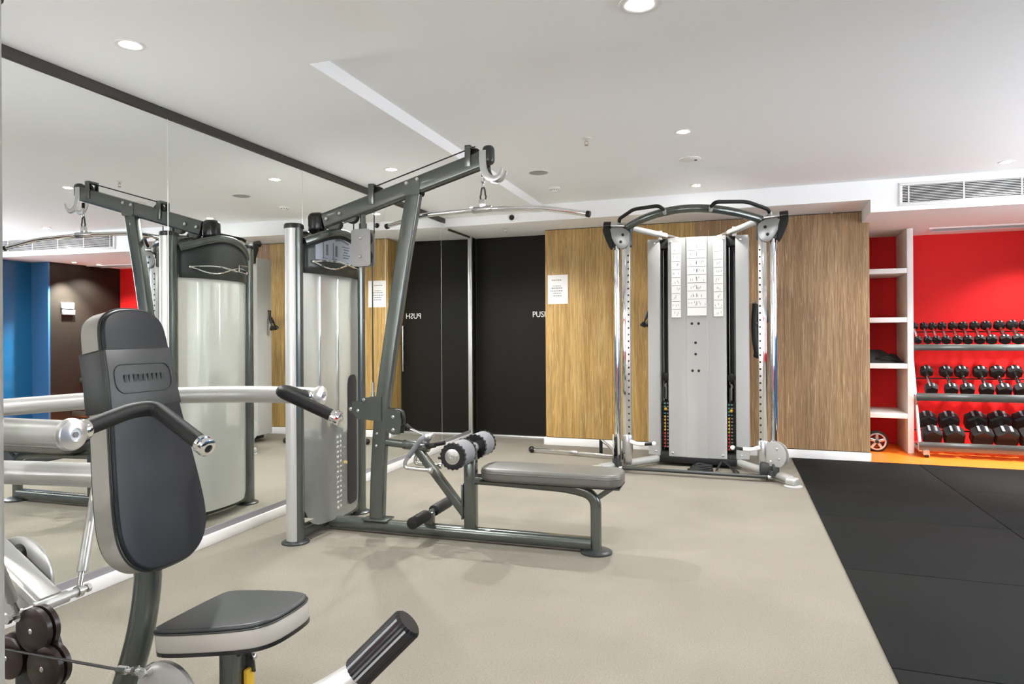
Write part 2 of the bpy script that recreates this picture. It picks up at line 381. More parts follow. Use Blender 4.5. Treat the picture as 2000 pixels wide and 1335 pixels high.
# ---------------------------------------------------------------- ceiling fittings
def downlight(x, y, z, label, r=.054, power=1.0, spot=145):
    t = thing('downlight', label, 'ceiling light', (x, y, z), 0, 'recessed ceiling downlights')
    G().lathe((0, 0, .001), (0, 0, -1), [(0, r*.62), (0, r*1.18), (.003, r*1.2), (.006, r*1.08), (.004, r*.86), (.001, r*.64)], 28).out('trim_ring', 'trimwhite', t)
    G().cyl((0, 0, -.0005), (0, 0, -.0035), r*.62, 24).out('lamp_lens', 'lightlens', t)['label'] = 'glowing lamp lens'
    l = bpy.data.lights.new('downlight_lamp', 'SPOT'); l.energy = LAMP_W*power; l.color = LAMP_COL; l.shadow_soft_size = .024
    l.spot_size = math.radians(spot); l.spot_blend = .7
    lo = bpy.data.objects.new('downlight_lamp', l); COL.objects.link(lo); lo.parent = t; lo.location = (0, 0, -.045)
    return t
downlight(-2.56, 2.44, 2.60, 'round downlight in the ceiling above the mirror nearest the camera')
downlight(-2.56, 4.93, 2.60, 'round downlight in the ceiling behind the pulldown boom')
downlight(-2.54, 6.70, 2.60, 'round downlight near the mirror in front of the bulkhead by the dark door')
downlight(-.303, 2.45, 2.45, 'large ringed downlight in the lowered soffit at the top edge', r=.062, power=.8)
downlight(-.312, 4.90, 2.68, 'round downlight in the middle of the raised ceiling')
downlight(-.315, 6.735, 2.68, 'round downlight above the cable crossover, in front of the bulkhead', power=.32)
downlight(2.15, 6.64, 2.68, 'round downlight on the right by the air vent', power=.6)
downlight(2.15, 4.90, 2.68, 'round downlight on the right above the rubber mats')
downlight(2.15, 2.45, 2.45, 'round downlight in the lowered soffit on the right', power=.8)
downlight(-2.56, -.2, 2.60, 'round downlight behind the camera beside the mirror')
downlight(-.303, -.2, 2.45, 'round downlight in the lowered soffit behind the camera', power=.8)
downlight(3.08, 7.82, 2.387, 'round downlight in the alcove beside the intercom', r=.04, power=3.2, spot=92)
downlight(3.02, 8.18, 2.387, 'round downlight in the alcove above the dumbbell rack', r=.04, power=.62, spot=128)
def ceil_z(z): return (0, 0, z)
t = thing('smoke_detector', 'small white smoke detector on the ceiling near the bulkhead', 'smoke detector', (-1.60, 6.386, 2.68))
G().lathe((0, 0, 0), (0, 0, -1), [(0, .052), (.012, .052), (.018, .045)], 24).out('base', 'trimwhite', t)
g = G().lathe((0, 0, -.018), (0, 0, -1), [(0, .036), (.014, .034), (.022, .022), (.024, .004)], 20); g.out('sensor_head', 'trimwhite', t)
g = G()
for k in range(9):
    a = 2*PI*k/9; g.box((.0335*math.cos(a)-.004, .0335*math.sin(a)-.004, -.03), (.0335*math.cos(a)+.004, .0335*math.sin(a)+.004, -.022))
g.out('vent_slots', 'shadowgap', t)
t = thing('ceiling_speaker', 'flat round grey speaker grille in the ceiling beside the step', 'speaker', (-1.575, 5.73, 2.68))
G().lathe((0, 0, 0), (0, 0, -1), [(0, .09), (.004, .09), (.006, .084)], 32).out('rim', 'white', t)
G().lathe((0, 0, -.0062), (0, 0, -1), [(0, .082), (.002, .08)], 32).out('grille', 'silverflat', t)
t = thing('access_disc', 'flat white round ceiling fitting with a dark notch between two downlights', 'ceiling fitting', (-.312, 5.686, 2.68))
G().lathe((0, 0, 0), (0, 0, -1), [(0, .085), (.006, .085), (.010, .072)], 32).out('disc', 'trimwhite', t)
G().cyl((.042, .01, -.0098), (.042, .01, -.013), .012, 12).out('notch', 'shadowgap', t)
def sprinkler(x, y, z, label):
    t = thing('fire_sprinkler', label, 'sprinkler', (x, y, z))
    G().lathe((0, 0, 0), (0, 0, -1), [(0, .035), (.004, .035), (.007, .02)], 20).out('escutcheon', 'trimwhite', t)
    G().cyl((0, 0, -.005), (0, 0, -.022), .008, 10).tube([(-.012, 0, -.02), (-.014, 0, -.035), (0, 0, -.048)], .002, 6).tube([(.012, 0, -.02), (.014, 0, -.035), (0, 0, -.048)], .002, 6).box((-.014, -.004, -.024), (.014, .004, -.019)).out('frame', 'steel', t)
    G().cyl((0, 0, -.048), (0, 0, -.050), .016, 12).out('deflector', 'steel', t)
sprinkler(-.98, 4.85, 2.68, 'small metal sprinkler head in the open raised ceiling')
sprinkler(.932, 7.45, 2.505, 'small sprinkler head under the bulkhead above the brown oak panel')
sprinkler(-2.45, 7.50, 2.505, 'small sprinkler head under the bulkhead in front of the dark door')
p = W(-2.61, 7.09, 2.565)
t = thing('dome_camera', 'small dark dome camera on the bulkhead face', 'camera', p, -B)
G().lathe((0, 0, 0), (0, -1, 0), [(0, .050), (.012, .050), (.018, .042)], 24).out('base', 'trimwhite', t)
G().lathe((0, -.018, -.006), (0, -1, 0), [(0, .030), (.010, .028), (.02, .018), (.025, .003)], 20).out('dome', 'blackgloss', t)
# air grille on the bulkhead face
t = thing('air_grille', 'white rectangular air grille with thin slats on the bulkhead', 'air vent', W(0, 7.09), -B)
s0, s1 = 1.115, 3.39; z0, z1 = 2.428, 2.634; ws = W(0, 7.09)
g = G(); fr = .026
for lo, hi in (((s0, z0), (s1, z0+fr)), ((s0, z1-fr), (s1, z1)), ((s0, z0+fr), (s0+fr, z1-fr)), ((s1-fr, z0+fr), (s1, z1-fr))):
    g.box((lo[0], -.016, lo[1]), (hi[0], -.0005, hi[1]), .002)
g.out('frame', 'trimwhite', t)
G().box((s0+fr, -.0025, z0+fr), (s1-fr, -.0008, z1-fr)).out('duct_backing', 'shadowgap', t, smooth=0)
sm = None
for k in range(11):
    zc = z0+fr+.006+k*(z1-z0-2*fr-.012)/10
    g = G().box((s0+fr, -.010, zc-.0022), (s1-fr, -.004, zc+.0022)); g.out('slat', 'trimwhite', t, smooth=0)
for sv in [s0+fr+.05+k*.4265 for k in range(6)]:
    G().box((sv-.006, -.0145, z0+fr), (sv+.006, -.0135, z1-fr)).out('mullion', 'trimwhite', t, smooth=0)
t = thing('slot_diffuser', 'narrow white slot grille in the alcove soffit above the dumbbells', 'air vent', (0, 0, 2.387), -B)
g = G().box((1.60, 8.38, -.012), (3.2, 8.42, 0)).box((1.60, 8.63, -.012), (3.2, 8.67, 0)).box((1.60, 8.42, -.012), (1.64, 8.63, 0)).box((3.16, 8.42, -.012), (3.2, 8.63, 0)); g.out('frame', 'trimwhite', t, smooth=0)
G().box((1.64, 8.42, -.003), (3.16, 8.63, -.001)).out('duct_backing', 'slotdark', t, smooth=0)
for k in range(5): G().box((1.64, 8.445+k*.04, -.010), (3.16, 8.45+k*.04, -.004)).out('slat', 'inkl', t, smooth=0)
# intercom on the brown wall
t = thing('wall_intercom', 'small white two piece control box on the dark brown wall', 'intercom', (3.33, 7.9, 1.71))
G().box((-.03, -.10, -.0), (0, .10, .09), .006).out('upper_unit', 'trimwhite', t)
G().box((-.036, -.09, -.09), (0, .11, -.015), .006).out('lower_unit', 'trimwhite', t)
G().box((-.034, -.05, .035), (-.0295, .06, .06)).out('screen', 'ink', t)
# paper notice on the oak panel
p0 = onp = None
t = thing('paper_notice', 'white paper notice with lines of small print on the oak wall', 'notice', W(-2.408, 7.7305, 1.64), -B)
g = G(); n = 10; rows_ = []
for i in range(n+1):
    u = i/n; rows_.append([(.243*u, -.0012-.006*max(0, u-.75)**1.5*4, zz) for zz in (0, .11, .22, .335)])
bm = g.bm; vv = [[bm.verts.new(p) for p in r] for r in rows_]
for i in range(n):
    for j in range(3): bm.faces.new((vv[i][j], vv[i+1][j], vv[i+1][j+1], vv[i][j+1]))
g.out('sheet', 'paper', t)
g = G(); random.seed(3)
for zz, x0, x1, hh in ((.27, .05, .18, .010), (.203, .06, .16, .008), (.178, .045, .18, .010), (.146, .03, .195, .010), (.118, .06, .165, .010), (.088, .065, .165, .010)):
    x = x0
    while x < x1-.012:
        w_ = random.uniform(.010, .026); g.box((x, -.0021, zz), (min(x+w_, x1), -.0016, zz+hh)); x += w_+.006
g.out('print', 'ink', t, smooth=0)
# ================================================================ MACHINES
def tower(root, T, back=True, label_plate=True):
    """Weight tower: two oval columns on local y, frosted shroud bulging to local +x. T maps tower space to world."""
    def put(g, name, m, par=root):
        g.bm.transform(T); return g.out(name, m, par, world=True)
    hy = .383
    for sy in (-1, 1):
        c = put(G().sweep([(0, sy*hy, .012), (0, sy*hy, 1.965)], oval(.054, .056, 28), upv=(0, 1, 0)), 'column', 'dark')
        outl = []
        for k in range(13):
            a = sy*PI/2+math.radians(-44+88*k/12); outl.append((.0565*math.cos(a), sy*hy+.0585*math.sin(a)))
        for k in range(12, -1, -1):
            a = sy*PI/2+math.radians(-44+88*k/12); outl.append((.0535*math.cos(a), sy*hy+.0555*math.sin(a)))
        put(G().prism(outl, (0, 0, .02), (1, 0, 0), (0, 1, 0), 1.94), 'column_face', 'silver', c)['label'] = 'silver outer face of the column'
        put(G().lathe((0, sy*hy, 1.964), (0, 0, 1), [(0, .061), (.02, .061), (.028, .055), (.031, .04)], 28), 'column_cap', 'blackgloss')
        put(G().lathe((0, sy*hy, .0005), (0, 0, 1), [(0, .086), (.008, .086), (.016, .072), (.018, .05)], 28), 'foot_disc', 'darker')
    put(G().rtube([(0, -hy, .055), (0, hy, .055)], .06, .07, rad=.015), 'base_bar', 'dark')
    def curve(v, f, b): return V((f*(.028+b*(1-abs(2*v-1)**2.6)), -hy+.045+(2*hy-.09)*v, 0))
    def sheet(f, b, zlo, zhi, v0=0, v1=1, n=20, off=0.):
        g = G(); bm = g.bm; cols_ = []
        for i in range(n+1):
            v = v0+(v1-v0)*i/n; p = curve(v, f, b); p.x += f*off
            lo, hi = zlo(v), zhi(v); cols_.append([bm.verts.new((p.x, p.y, lo+(hi-lo)*k/4)) for k in range(5)])
        for a, b_ in zip(cols_, cols_[1:]):
            for k in range(4): bm.faces.new((a[k], b_[k], b_[k+1], a[k+1]))
        return g
    def solid(o, th=.004):
        md = o.modifiers.new('thickness', 'SOLIDIFY'); md.thickness = th; md.offset = 0; return o
    arch = lambda v: 1.875+.095*math.sin(PI*v)
    def zb(v):
        r = .13; e = min(v, 1-v)*(2*hy-.09)
        return .075+(r-math.sqrt(max(0, r*r-(r-e)**2)) if e < r else 0)
    for f, bul, nm in ((1, .066, 'front'), (-1, .10, 'back')):
        put(sheet(f, bul, zb, lambda v: 1.71), 'shroud', 'shroud' if f > 0 else 'shroudback')
        fa = solid(put(sheet(f, bul, lambda v: 1.69, arch, off=.012), 'head_fascia', 'darker'), .006)
        pts = [curve(i/16, f, bul)+V((f*.014, 0, arch(i/16)+.012)) for i in range(17)]
        put(G().rtube(pts, .05, .05, upv=(0, 0, 1), rad=.016), 'head_arch', 'dark')
        rod = [curve(.08+.84*i/12, f, bul)+V((f*(.02+.035*math.sin(PI*i/12)), 0, 1.765+.012*math.sin(2*PI*i/12))) for i in range(13)]
        rod2 = [curve(.08+.84*i/12, f, bul)+V((f*.022, 0, 1.765-.028*math.sin(2*PI*i/12)-.012*math.sin(PI*i/12))) for i in range(13)]
        put(G().tube(rod, .006, 8).tube(rod2, .006, 8).ball(T.inverted() @ (T @ rod[0]), .011).ball(rod[-1], .011), 'accessory_rail', 'chrome')
        if f == 1 and label_plate:
            pl = put(sheet(1, bul, lambda v: 1.782, lambda v: arch(v)-.034, .11, .84, off=.017), 'instruction_placard', 'placard')
            g = G(); random.seed(5)
            def mark(v, z, w_, h_):
                p = curve(v, 1, bul); g.box((p.x+.0185, p.y-w_/2, z-h_/2), (p.x+.0215, p.y+w_/2, z+h_/2))
            for k in range(9): mark(.38+.028*k, 1.932-.0035*abs(k-3), .014, .012)
            for k in range(5): mark(.56+.012*(k % 2), 1.888-.018*k, .085-.02*(k % 3), .005)
            for k in range(6): mark(.77, 1.875-.015*k, .04, .006)
            for v_ in (.2, .34): mark(v_, 1.845, .006, .11); mark(v_+.05, 1.86-.01, .02, .07); mark(v_+.02, 1.795, .06, .005)
            put(g, 'placard_print', 'ink', pl)['kind'] = 'stuff'
        if True:
            p1 = curve(.68, f, bul)+V((f*.032, 0, 1.76))
            put(G().tube([p1, p1+V((0, 0, .05)), p1+V((0, .10, .05)), p1+V((0, .10, 0))], .003, 6, fil=.01), 'wire_clip', 'chrome')
        if f == 1:
            so = sheet(1, bul, lambda v: .13+(.04-math.sqrt(max(0, .0016-(.04-min(v-.615, .86-v)*.676)**2)) if min(v-.615, .86-v)*.676 < .04 else 0),
                       lambda v: 1.02-(.06-math.sqrt(max(0, .0036-(.06-min(v-.615, .86-v)*.676)**2)) if min(v-.615, .86-v)*.676 < .06 else 0), .615, .86, off=.004)
            put(so, 'access_slot', 'shadowgap')['label'] = 'tall black rounded access slot'
    # weight stack seen through the shroud
    for k in range(15):
        put(G().box((-.055, -.24, .115+k*.034), (.055, .24, .146+k*.034), .003, 1), 'weight_plate', 'darker')
    put(G().box((-.05, -.10, .626), (.05, .10, .66), .004), 'top_plate', 'darker')
    g = G()
    for k in range(15): g.box((.0555, .005, .122+k*.034), (.0565, .03, .138+k*.034)).box((.0555, .045, .124+k*.034), (.0565, .065, .138+k*.034))
    put(g, 'number_stickers', 'paper')['kind'] = 'stuff'
    put(G().cyl((.056, .095, .42), (.09, .095, .42), .012, 12, .003), 'selector_pin', 'yellow')
    for y_ in (-.11, .11): put(G().cyl((0, y_, .09), (0, y_, 1.84), .0125, 12), 'guide_rod', 'chrome')
    for y_ in (-.06, .06): put(G().cyl((0, y_, .66), (0, y_, .74), .022, 12, .004), 'bumper', 'black')
# ---------------------------------------------------------------- lat pulldown and low row
Y0 = 4.06
lat = thing('lat_pulldown_machine', 'charcoal lat pulldown and low row machine with a grey bench beside the mirror', 'gym machine', (-1.7, Y0, 0))
def LP(g, name, m, par=None, label=None):
    o = g.out(name, m, par or lat, world=True)
    if label: o['label'] = label
    return o
tower(lat, MX.Translation((-2.612, 4.105, 0)))
def P(x, z, dy=0.): return V((x, Y0+dy, z))
LP(G().rtube([P(-2.56, .052), P(-.80, .052)], .085, .075, rad=.03), 'floor_beam', 'dark')
LP(G().lathe((-.775, Y0, .0005), (0, 0, 1), [(0, .095), (.010, .095), (.018, .08), (.02, .05)], 32), 'foot_disc', 'darker')
up_ = smooth_path([P(-2.222, .10), P(-2.207, .47), P(-2.178, .82), P(-2.125, 1.174), P(-2.076, 1.475), P(-2.02, 1.80), P(-1.945, 2.20)], 5)
LP(G().sweep(up_, rrect(.098, .062, .014), upv=(0, 1, 0)), 'upright_post', 'dark')
LP(G().box((-2.31, Y0-.06, .088), (-2.13, Y0+.06, .100), .003), 'base_plate', 'dark')
# boom
bz = lambda x: 2.055+.285*(x+2.615)
LP(G().rtube([P(-2.60, bz(-2.60)), P(-1.46, bz(-1.46))], .072, .105, rad=.014), 'boom', 'dark')
LP(G().box((-2.725, Y0-.05, 1.975), (-2.605, Y0+.05, 2.122), .04, 4), 'boom_end_cap', 'blackgloss')
for s_ in (-1, 1):
    g = G(); y_ = Y0+s_*.0385
    g.prism(rrect(.11, .10, .02, cx=-1.945, cy=2.235), (0, y_+.003, 0), (1, 0, 0), (0, 0, 1), .006)
    LP(g, 'gusset_plate', 'dark')
    g = G()
    for x_, z_ in ((-1.98, 2.262), (-1.905, 2.283), (-2.47, 2.07), (-2.57, 2.05)): bolt(g, (x_, Y0+s_*.041, z_-.0 if x_ > -2.3 else bz(x_)), (0, s_, 0), .013, .010)
    LP(g, 'bolt_heads', 'steel')['kind'] = 'stuff'
for x_ in (-2.235, -1.56):
    g = G().box((x_-.02, Y0-.045, bz(x_)-.02), (x_+.02, Y0-.037, bz(x_)+.115), .003).box((x_-.02, Y0+.037, bz(x_)-.02), (x_+.02, Y0+.045, bz(x_)+.115), .003).box((x_-.02, Y0-.045, bz(x_)+.095), (x_+.02, Y0+.045, bz(x_)+.115), .004)
    LP(g, 'pulley_guard', 'dark')
    LP(G().cyl((x_+.035, Y0-.014, bz(x_)+.055), (x_+.035, Y0+.014, bz(x_)+.055), .045, 24, .004), 'pulley', 'black')
for x_, z_, r_ in ((-2.525, 2.035, .052), (-2.395, 2.078, .046)):
    LP(G().cyl((x_, Y0-.016, z_), (x_, Y0+.016, z_), r_, 28, .005), 'pulley', 'black')
    for s_ in (-1, 1): LP(G().cyl((x_, Y0+s_*.017, z_), (x_, Y0+s_*.021, z_), r_*.86, 28), 'pulley_plate', 'dark')
LP(G().box((-1.475, Y0-.034, 2.345), (-1.40, Y0+.034, 2.468), .03, 4), 'boom_tip_cover', 'darker')
LP(G().cyl((-1.455, Y0-.012, 2.40), (-1.455, Y0+.012, 2.40), .045, 24), 'tip_pulley', 'black')
for s_ in (-1, 1):
    y_ = Y0+s_*.040
    hp = smooth_path([(-1.463, y_, 2.43), (-1.462, y_, 2.36), (-1.452, y_, 2.30), (-1.425, y_, 2.262), (-1.385, y_, 2.252), (-1.352, y_, 2.272), (-1.335, y_, 2.312)], 5)
    n = len(hp); LP(G().sweep(hp, rrect(.046, .007, .003), upv=(0, 1, 0), scale=[1 if i < n*.45 else 1-.75*(i-n*.45)/(n*.55) for i in range(n)]), 'bar_hook', 'steel', label='silver J shaped bar hook')
# cables
cab = G().tube([P(-2.235, bz(-2.235)+.102), P(-1.525, bz(-1.525)+.102)], .0045, 8)
LP(cab, 'cable', 'cable')
LP(G().tube([P(-2.385, 2.03, -.005), P(-2.385, 1.97, -.005)], .004, 8).tube([P(-2.235, 2.10), P(-2.235, 1.96)], .004, 8), 'cable', 'cable')
LP(G().tube([P(-2.250, 1.78), P(-2.250, .985)], .0045, 8), 'cable', 'cable')
LP(G().cyl(P(-2.250, .985), P(-2.250, .90), .009, 10).cyl(P(-2.250, .92), P(-2.250, .84), .013, 10), 'cable_end', 'steel')
# floating pulley block
LP(G().cyl(P(-2.318, 2.14), P(-2.318, 2.0), .019, 14).cyl(P(-2.318, 2.03), P(-2.318, 1.995), .026, 6), 'hanger_rod', 'dark')
for s_ in (-1, 1):
    LP(G().prism(rrect(.142, .245, .022, cx=-2.318, cy=1.868), (0, Y0+s_*.03+.003, 0), (1, 0, 0), (0, 0, 1), .006, bev=.0015), 'pulley_block_plate', 'silverflat', label='light grey rounded pulley block plate')
    g = G()
    for z_ in (1.93, 1.81): bolt(g, (-2.318, Y0+s_*.033, z_), (0, s_, 0), .011, .009)
    LP(g, 'bolt_heads', 'steel')['kind'] = 'stuff'
for z_ in (1.93, 1.81): LP(G().cyl(P(-2.318, z_, -.015), P(-2.318, z_, .015), .065, 28, .004), 'pulley', 'black')
# low pulley brackets on the upright
for s_ in (-1, 1):
    LP(G().prism([(-2.385, .86), (-2.345, .862), (-2.31, .85), (-2.295, .885), (-2.235, .892), (-2.17, .89), (-2.17, .735), (-2.345, .745), (-2.385, .79)], (0, Y0+s_*.036+.003, 0), (1, 0, 0), (0, 0, 1), .006), 'rear_bracket', 'dark')
    g = G(); bolt(g, (-2.34, Y0+s_*.04, .80), (0, s_, 0), .012, .01); bolt(g, (-2.40, Y0+s_*.03, .808), (0, s_, 0), .012, .01); bolt(g, (-2.295, Y0+s_*.04, .872), (0, s_, 0), .012, .012)
    bolt(g, (-2.205, Y0+s_*.033, .655), (0, s_, 0), .009, .008); bolt(g, (-2.21, Y0+s_*.033, .575), (0, s_, 0), .009, .008); LP(g, 'bolt_heads', 'steel')['kind'] = 'stuff'
    LP(G().prism([(-2.15, .815), (-2.075, .818), (-2.04, .795), (-2.03, .74), (-2.045, .655), (-2.09, .65), (-2.15, .675)], (0, Y0+s_*.03+.003, 0), (1, 0, 0), (0, 0, 1), .006), 'front_bracket', 'dark')
    g = G(); bolt(g, (-2.09, Y0+s_*.033, .765), (0, s_, 0), .013, .01); bolt(g, (-2.09, Y0+s_*.033, .682), (0, s_, 0), .013, .01); LP(g, 'bolt_heads', 'steel')['kind'] = 'stuff'
LP(G().cyl(P(-2.08, .755, -.015), P(-2.08, .755, .015), .06, 28, .004), 'low_pulley', 'black')
LP(G().cyl(P(-2.34, .80, -.015), P(-2.34, .80, .015), .045, 24, .004), 'low_pulley', 'black')
# leg holder, brace and bench
LP(G().cyl(P(-2.16, .597), P(-2.02, .587), .026, 16), 'stub_tube', 'dark')
LP(G().cyl(P(-2.03, .588), P(-1.85, .575), .032, 18, .004), 'stub_sleeve', 'dark')
LP(G().cyl(P(-1.86, .58, -.02), P(-1.80, .595, -.02), .016, 12).cyl(P(-1.82, .59, .03), P(-1.755, .605, .03), .014, 12), 'stub_fork', 'black')
LP(G().rtube([P(-1.945, .578), P(-1.60, .165)], .05, .055, rad=.012), 'diagonal_brace', 'dark')
LP(G().tube([P(-1.80, .505, .03), P(-1.60, .512, .03)], .009, 10), 'link_rod', 'black')
LP(G().box((-1.605, Y0-.033, .085), (-1.528, Y0+.033, .56), .010), 'seat_post', 'dark')
LP(G().cyl((-1.527, Y0, .505), (-1.525, Y0, .505), .011, 14).cyl((-1.527, Y0, .44), (-1.525, Y0, .44), .011, 14), 'post_holes', 'shadowgap')['kind'] = 'stuff'
LP(G().box((-1.62, Y0-.037, .14), (-1.608, Y0+.037, .36), .003), 'post_plate', 'dark')
rail = fillet([P(-1.53, .392), P(-1.25, .386), P(-.93, .376), P(-.775, .34), P(-.775, .02)], .20, 8)
LP(G().sweep(rail, rrect(.062, .06, .018), upv=(0, 1, 0)), 'seat_rail', 'dark')
LP(G().rtube([P(-.66, .40), P(-.80, .30)], .03, .012, upv=(0, 1, 0), rad=.004), 'pad_stay', 'dark')
LP(G().box((-1.47, Y0-.10, .396), (-.62, Y0+.12, .408), .003), 'pad_base', 'blackgloss')
pg = [(-1.48, -.105), (-1.40, -.145), (-1.28, -.15), (-.75, -.15), (-.66, -.14), (-.61, -.09), (-.61, .09), (-.66, .14), (-.75, .15), (-1.28, .15), (-1.40, .145), (-1.48, .105)]
def pad(outl, o, x, y, depth, bev, n=4):
    return G().prism(outl, o, x, y, depth, bev=bev, seg=n)
def soft(outl, it=2):
    for _ in range(it):
        o = []
        for i in range(len(outl)):
            a, b_ = V(outl[i]), V(outl[(i+1) % len(outl)]); o += [tuple(a*.75+b_*.25), tuple(a*.25+b_*.75)]
        outl = o
    return outl
sp = LP(pad(soft(pg), (0, Y0+.01, .408), (1, 0, 0), (0, 1, 0), .078, .022), 'seat_pad', 'pad', label='long rounded grey bench pad')
for zz in (.460,):
    lp = [(a*1.0, b_) for a, b_ in soft(pg)]; LP(G().tube([(a, Y0+.01+b_*1.003, zz) for a, b_ in lp], .0028, 6, closed=True), 'seam_piping', 'pad', sp)
for y0_, y1_ in ((3.77, 3.975), (4.13, 4.335)):
    r_ = LP(G().cyl((-1.57, y0_+.02, .578), (-1.57, y1_-.02, .578), .078, 32, .012), 'knee_roller', 'foam')
    rib = [((.082 if i % 2 else .074)*math.cos(2*PI*i/36), (.082 if i % 2 else .074)*math.sin(2*PI*i/36)) for i in range(36)]
    for a_, b_ in ((y0_, y0_+.024), (y1_-.024, y1_)): LP(G().sweep([(-1.57, a_, .578), (-1.57, b_, .578)], rib), 'roller_end_cap', 'blackgloss', r_)
    ye = y0_ if y0_ < 4 else y1_
    sg = -1 if y0_ < 4 else 1
    LP(G().lathe((-1.57, ye, .578), (0, sg, 0), [(0, .046), (.004, .046), (.005, .034), (.009, .032), (.010, .012), (.004, .008)], 28), 'hub_disc', 'steel', r_)
LP(G().cyl((-1.57, 3.97, .578), (-1.57, 4.135, .578), .032, 20), 'roller_axle', 'silver')
for y0_, y1_ in ((3.80, 4.0), (4.12, 4.37)): LP(G().cyl((-1.85, y0_, .155), (-1.85, y1_, .155), .036, 20, .006), 'foot_grip', 'grip')
LP(G().cyl((-1.85, 3.99, .155), (-1.85, 4.13, .155), .02, 14), 'foot_bar', 'dark')
LP(G().box((-1.88, Y0-.025, .085), (-1.82, Y0+.025, .165), .008), 'foot_bracket', 'dark')
# things hanging from the machine
bar = thing('lat_bar', 'long chrome lat bar with bent ends hanging from the pulldown boom', 'exercise bar', (-1.477, Y0, 2.075))
bp = fillet([(-2.184, 4.165, 2.024), (-1.913, 4.122, 2.071), (-1.477, 4.06, 2.074), (-1.075, 4.0, 2.047), (-.803, 3.962, 1.991)], .06, 5)
G().tube(bp, .0155, 14).out('bar', 'chrome', bar, world=True)
for a, b_ in ((V((-2.184, 4.165, 2.024)), V((-2.208, 4.169, 2.019))), (V((-.803, 3.962, 1.991)), V((-.78, 3.959, 1.986)))): G().cyl(a, b_, .019, 14, .003).out('end_cap', 'black', bar, world=True)
G().cyl((-1.545, 4.070, 2.073), (-1.41, 4.050, 2.073), .021, 16, .003).out('swivel_sleeve', 'steel', bar, world=True)
G().box((-1.50, 4.045, 2.08), (-1.455, 4.075, 2.135), .006).out('swivel_block', 'steel', bar, world=True)
cb = thing('carabiner', 'small dark steel carabiner and chain link under the boom tip', 'carabiner', (-1.474, Y0, 2.2))
G().cyl((-1.474, Y0, 2.316), (-1.474, Y0, 2.275), .011, 12, .003).out('cable_stop', 'black', cb, world=True)
def loop(cx, cz, w_, h_, r, plane='x'):
    pts = [(cx+w_*math.cos(2*PI*i/20)*(1 if math.sin(2*PI*i/20) < 0 else .7), Y0, cz+h_*math.sin(2*PI*i/20)) for i in range(20)]
    if plane == 'y': pts = [(cx, Y0+(p[0]-cx), p[2]) for p in pts]
    return G().tube(pts, r, 8, closed=True)
loop(-1.474, 2.256, .011, .022, .004).out('chain_link', 'steel', cb, world=True)
loop(-1.474, 2.225, .009, .018, .004, 'y').out('chain_link', 'steel', cb, world=True)
loop(-1.474, 2.165, .020, .046, .0055).out('clip', 'darker', cb, world=True)
rh = thing('row_handle', 'grey double D row handle hanging off the low pulley clip', 'cable handle', (-1.87, Y0, .55))
for s_ in (-1, 1):
    y_ = Y0+s_*.075
    pts = fillet([(-1.845, Y0+s_*.01, .655), (-1.875, y_, .635), (-1.985, y_, .488), (-1.982, y_, .452), (-1.815, y_, .445)], .03, 5)
    G().tube(pts, .0125, 12).out('handle_bar', 'steel', rh, world=True)
    G().tube(fillet([(-1.86, Y0+s_*.05, .648), (-1.875, y_, .635), (-1.96, y_, .522)], .02, 4), .0165, 12).out('grip', 'foam', rh, world=True)
    G().cyl((-1.822, y_, .445), (-1.795, y_, .445), .02, 14, .003).out('end_collar', 'steel', rh, world=True)
G().box((-1.875, Y0-.03, .635), (-1.82, Y0+.03, .665), .008).out('yoke', 'steel', rh, world=True)
lc = thing('low_cable_clip', 'dark cable stop and steel snap clip joining the low pulley to the row handle', 'carabiner', (-1.98, Y0, .70))
G().cyl(P(-2.014, .712), P(-1.978, .686), .014, 14, .004).out('cable_stop', 'black', lc, world=True)
pa, pb = P(-1.978, .688), P(-1.885, .655)
g = G().tube([pa+V((0, -.011, 0)), pb+V((0, -.011, 0)), pb+V((.008, 0, 0)), pb+V((0, .011, 0)), pa+V((0, .011, 0)), pa+V((-.006, 0, 0))], .0045, 8, closed=True); g.out('snap_clip', 'steel', lc, world=True)
# ---------------------------------------------------------------- shoulder press
YM = 1.593
sh = thing('shoulder_press_machine', 'silver shoulder press machine with a tall charcoal backrest and small seat in the foreground', 'gym machine', (-1.8, YM, 0))
def SP(g, name, m, par=None, label=None):
    o = g.out(name, m, par or sh, world=True)
    if label: o['label'] = label
    return o
tower(sh, MX.Translation((-2.885, YM, 0)), label_plate=False)
nv = V((1, 0, .2)).normalized(); ev = V((-.2, 0, 1)).normalized(); O = V((-1.56, YM, .82)); ky = 1.0198
hw = [(1.383, .0), (1.380, .045), (1.362, .088), (1.335, .110), (1.28, .117), (1.19, .119), (1.10, .125), (1.0, .138), (.90, .151), (.81, .160), (.745, .159), (.695, .140), (.662, .105), (.645, .06), (.640, 0)]
outl = [(-h, (z-.82)*ky) for z, h in hw if h > 0][::-1]+[(h, (z-.82)*ky) for z, h in hw if h > 0]
outl = soft(outl, 2)
def shrink(o, k): 
    n = len(o); r = []
    for i in range(n):
        a, b_ = V(o[i-1]), V(o[(i+1) % n]); t = (b_-a).normalized(); r.append((o[i][0]+t.y*k, o[i][1]-t.x*k))
    return r
area = sum(a[0]*b_[1]-b_[0]*a[1] for a, b_ in zip(outl, outl[1:]+outl[:1]))
if area < 0: outl = outl[::-1]
grow = lambda k: shrink(outl, k)
SP(G().prism(grow(-.004), O-nv*.086, (0, 1, 0), ev, .008, bev=.002), 'backrest_board', 'blackgloss')
bk = SP(G().prism(outl, O-nv*.080, (0, 1, 0), ev, .066, bev=.004), 'backrest_cushion', 'side', label='pale taupe sides of the backrest')
SP(G().prism(grow(-.002), O-nv*.015, (0, 1, 0), ev, .017, bev=.012, seg=4), 'backrest_face', 'vinyl', bk, 'charcoal vinyl front of the backrest')
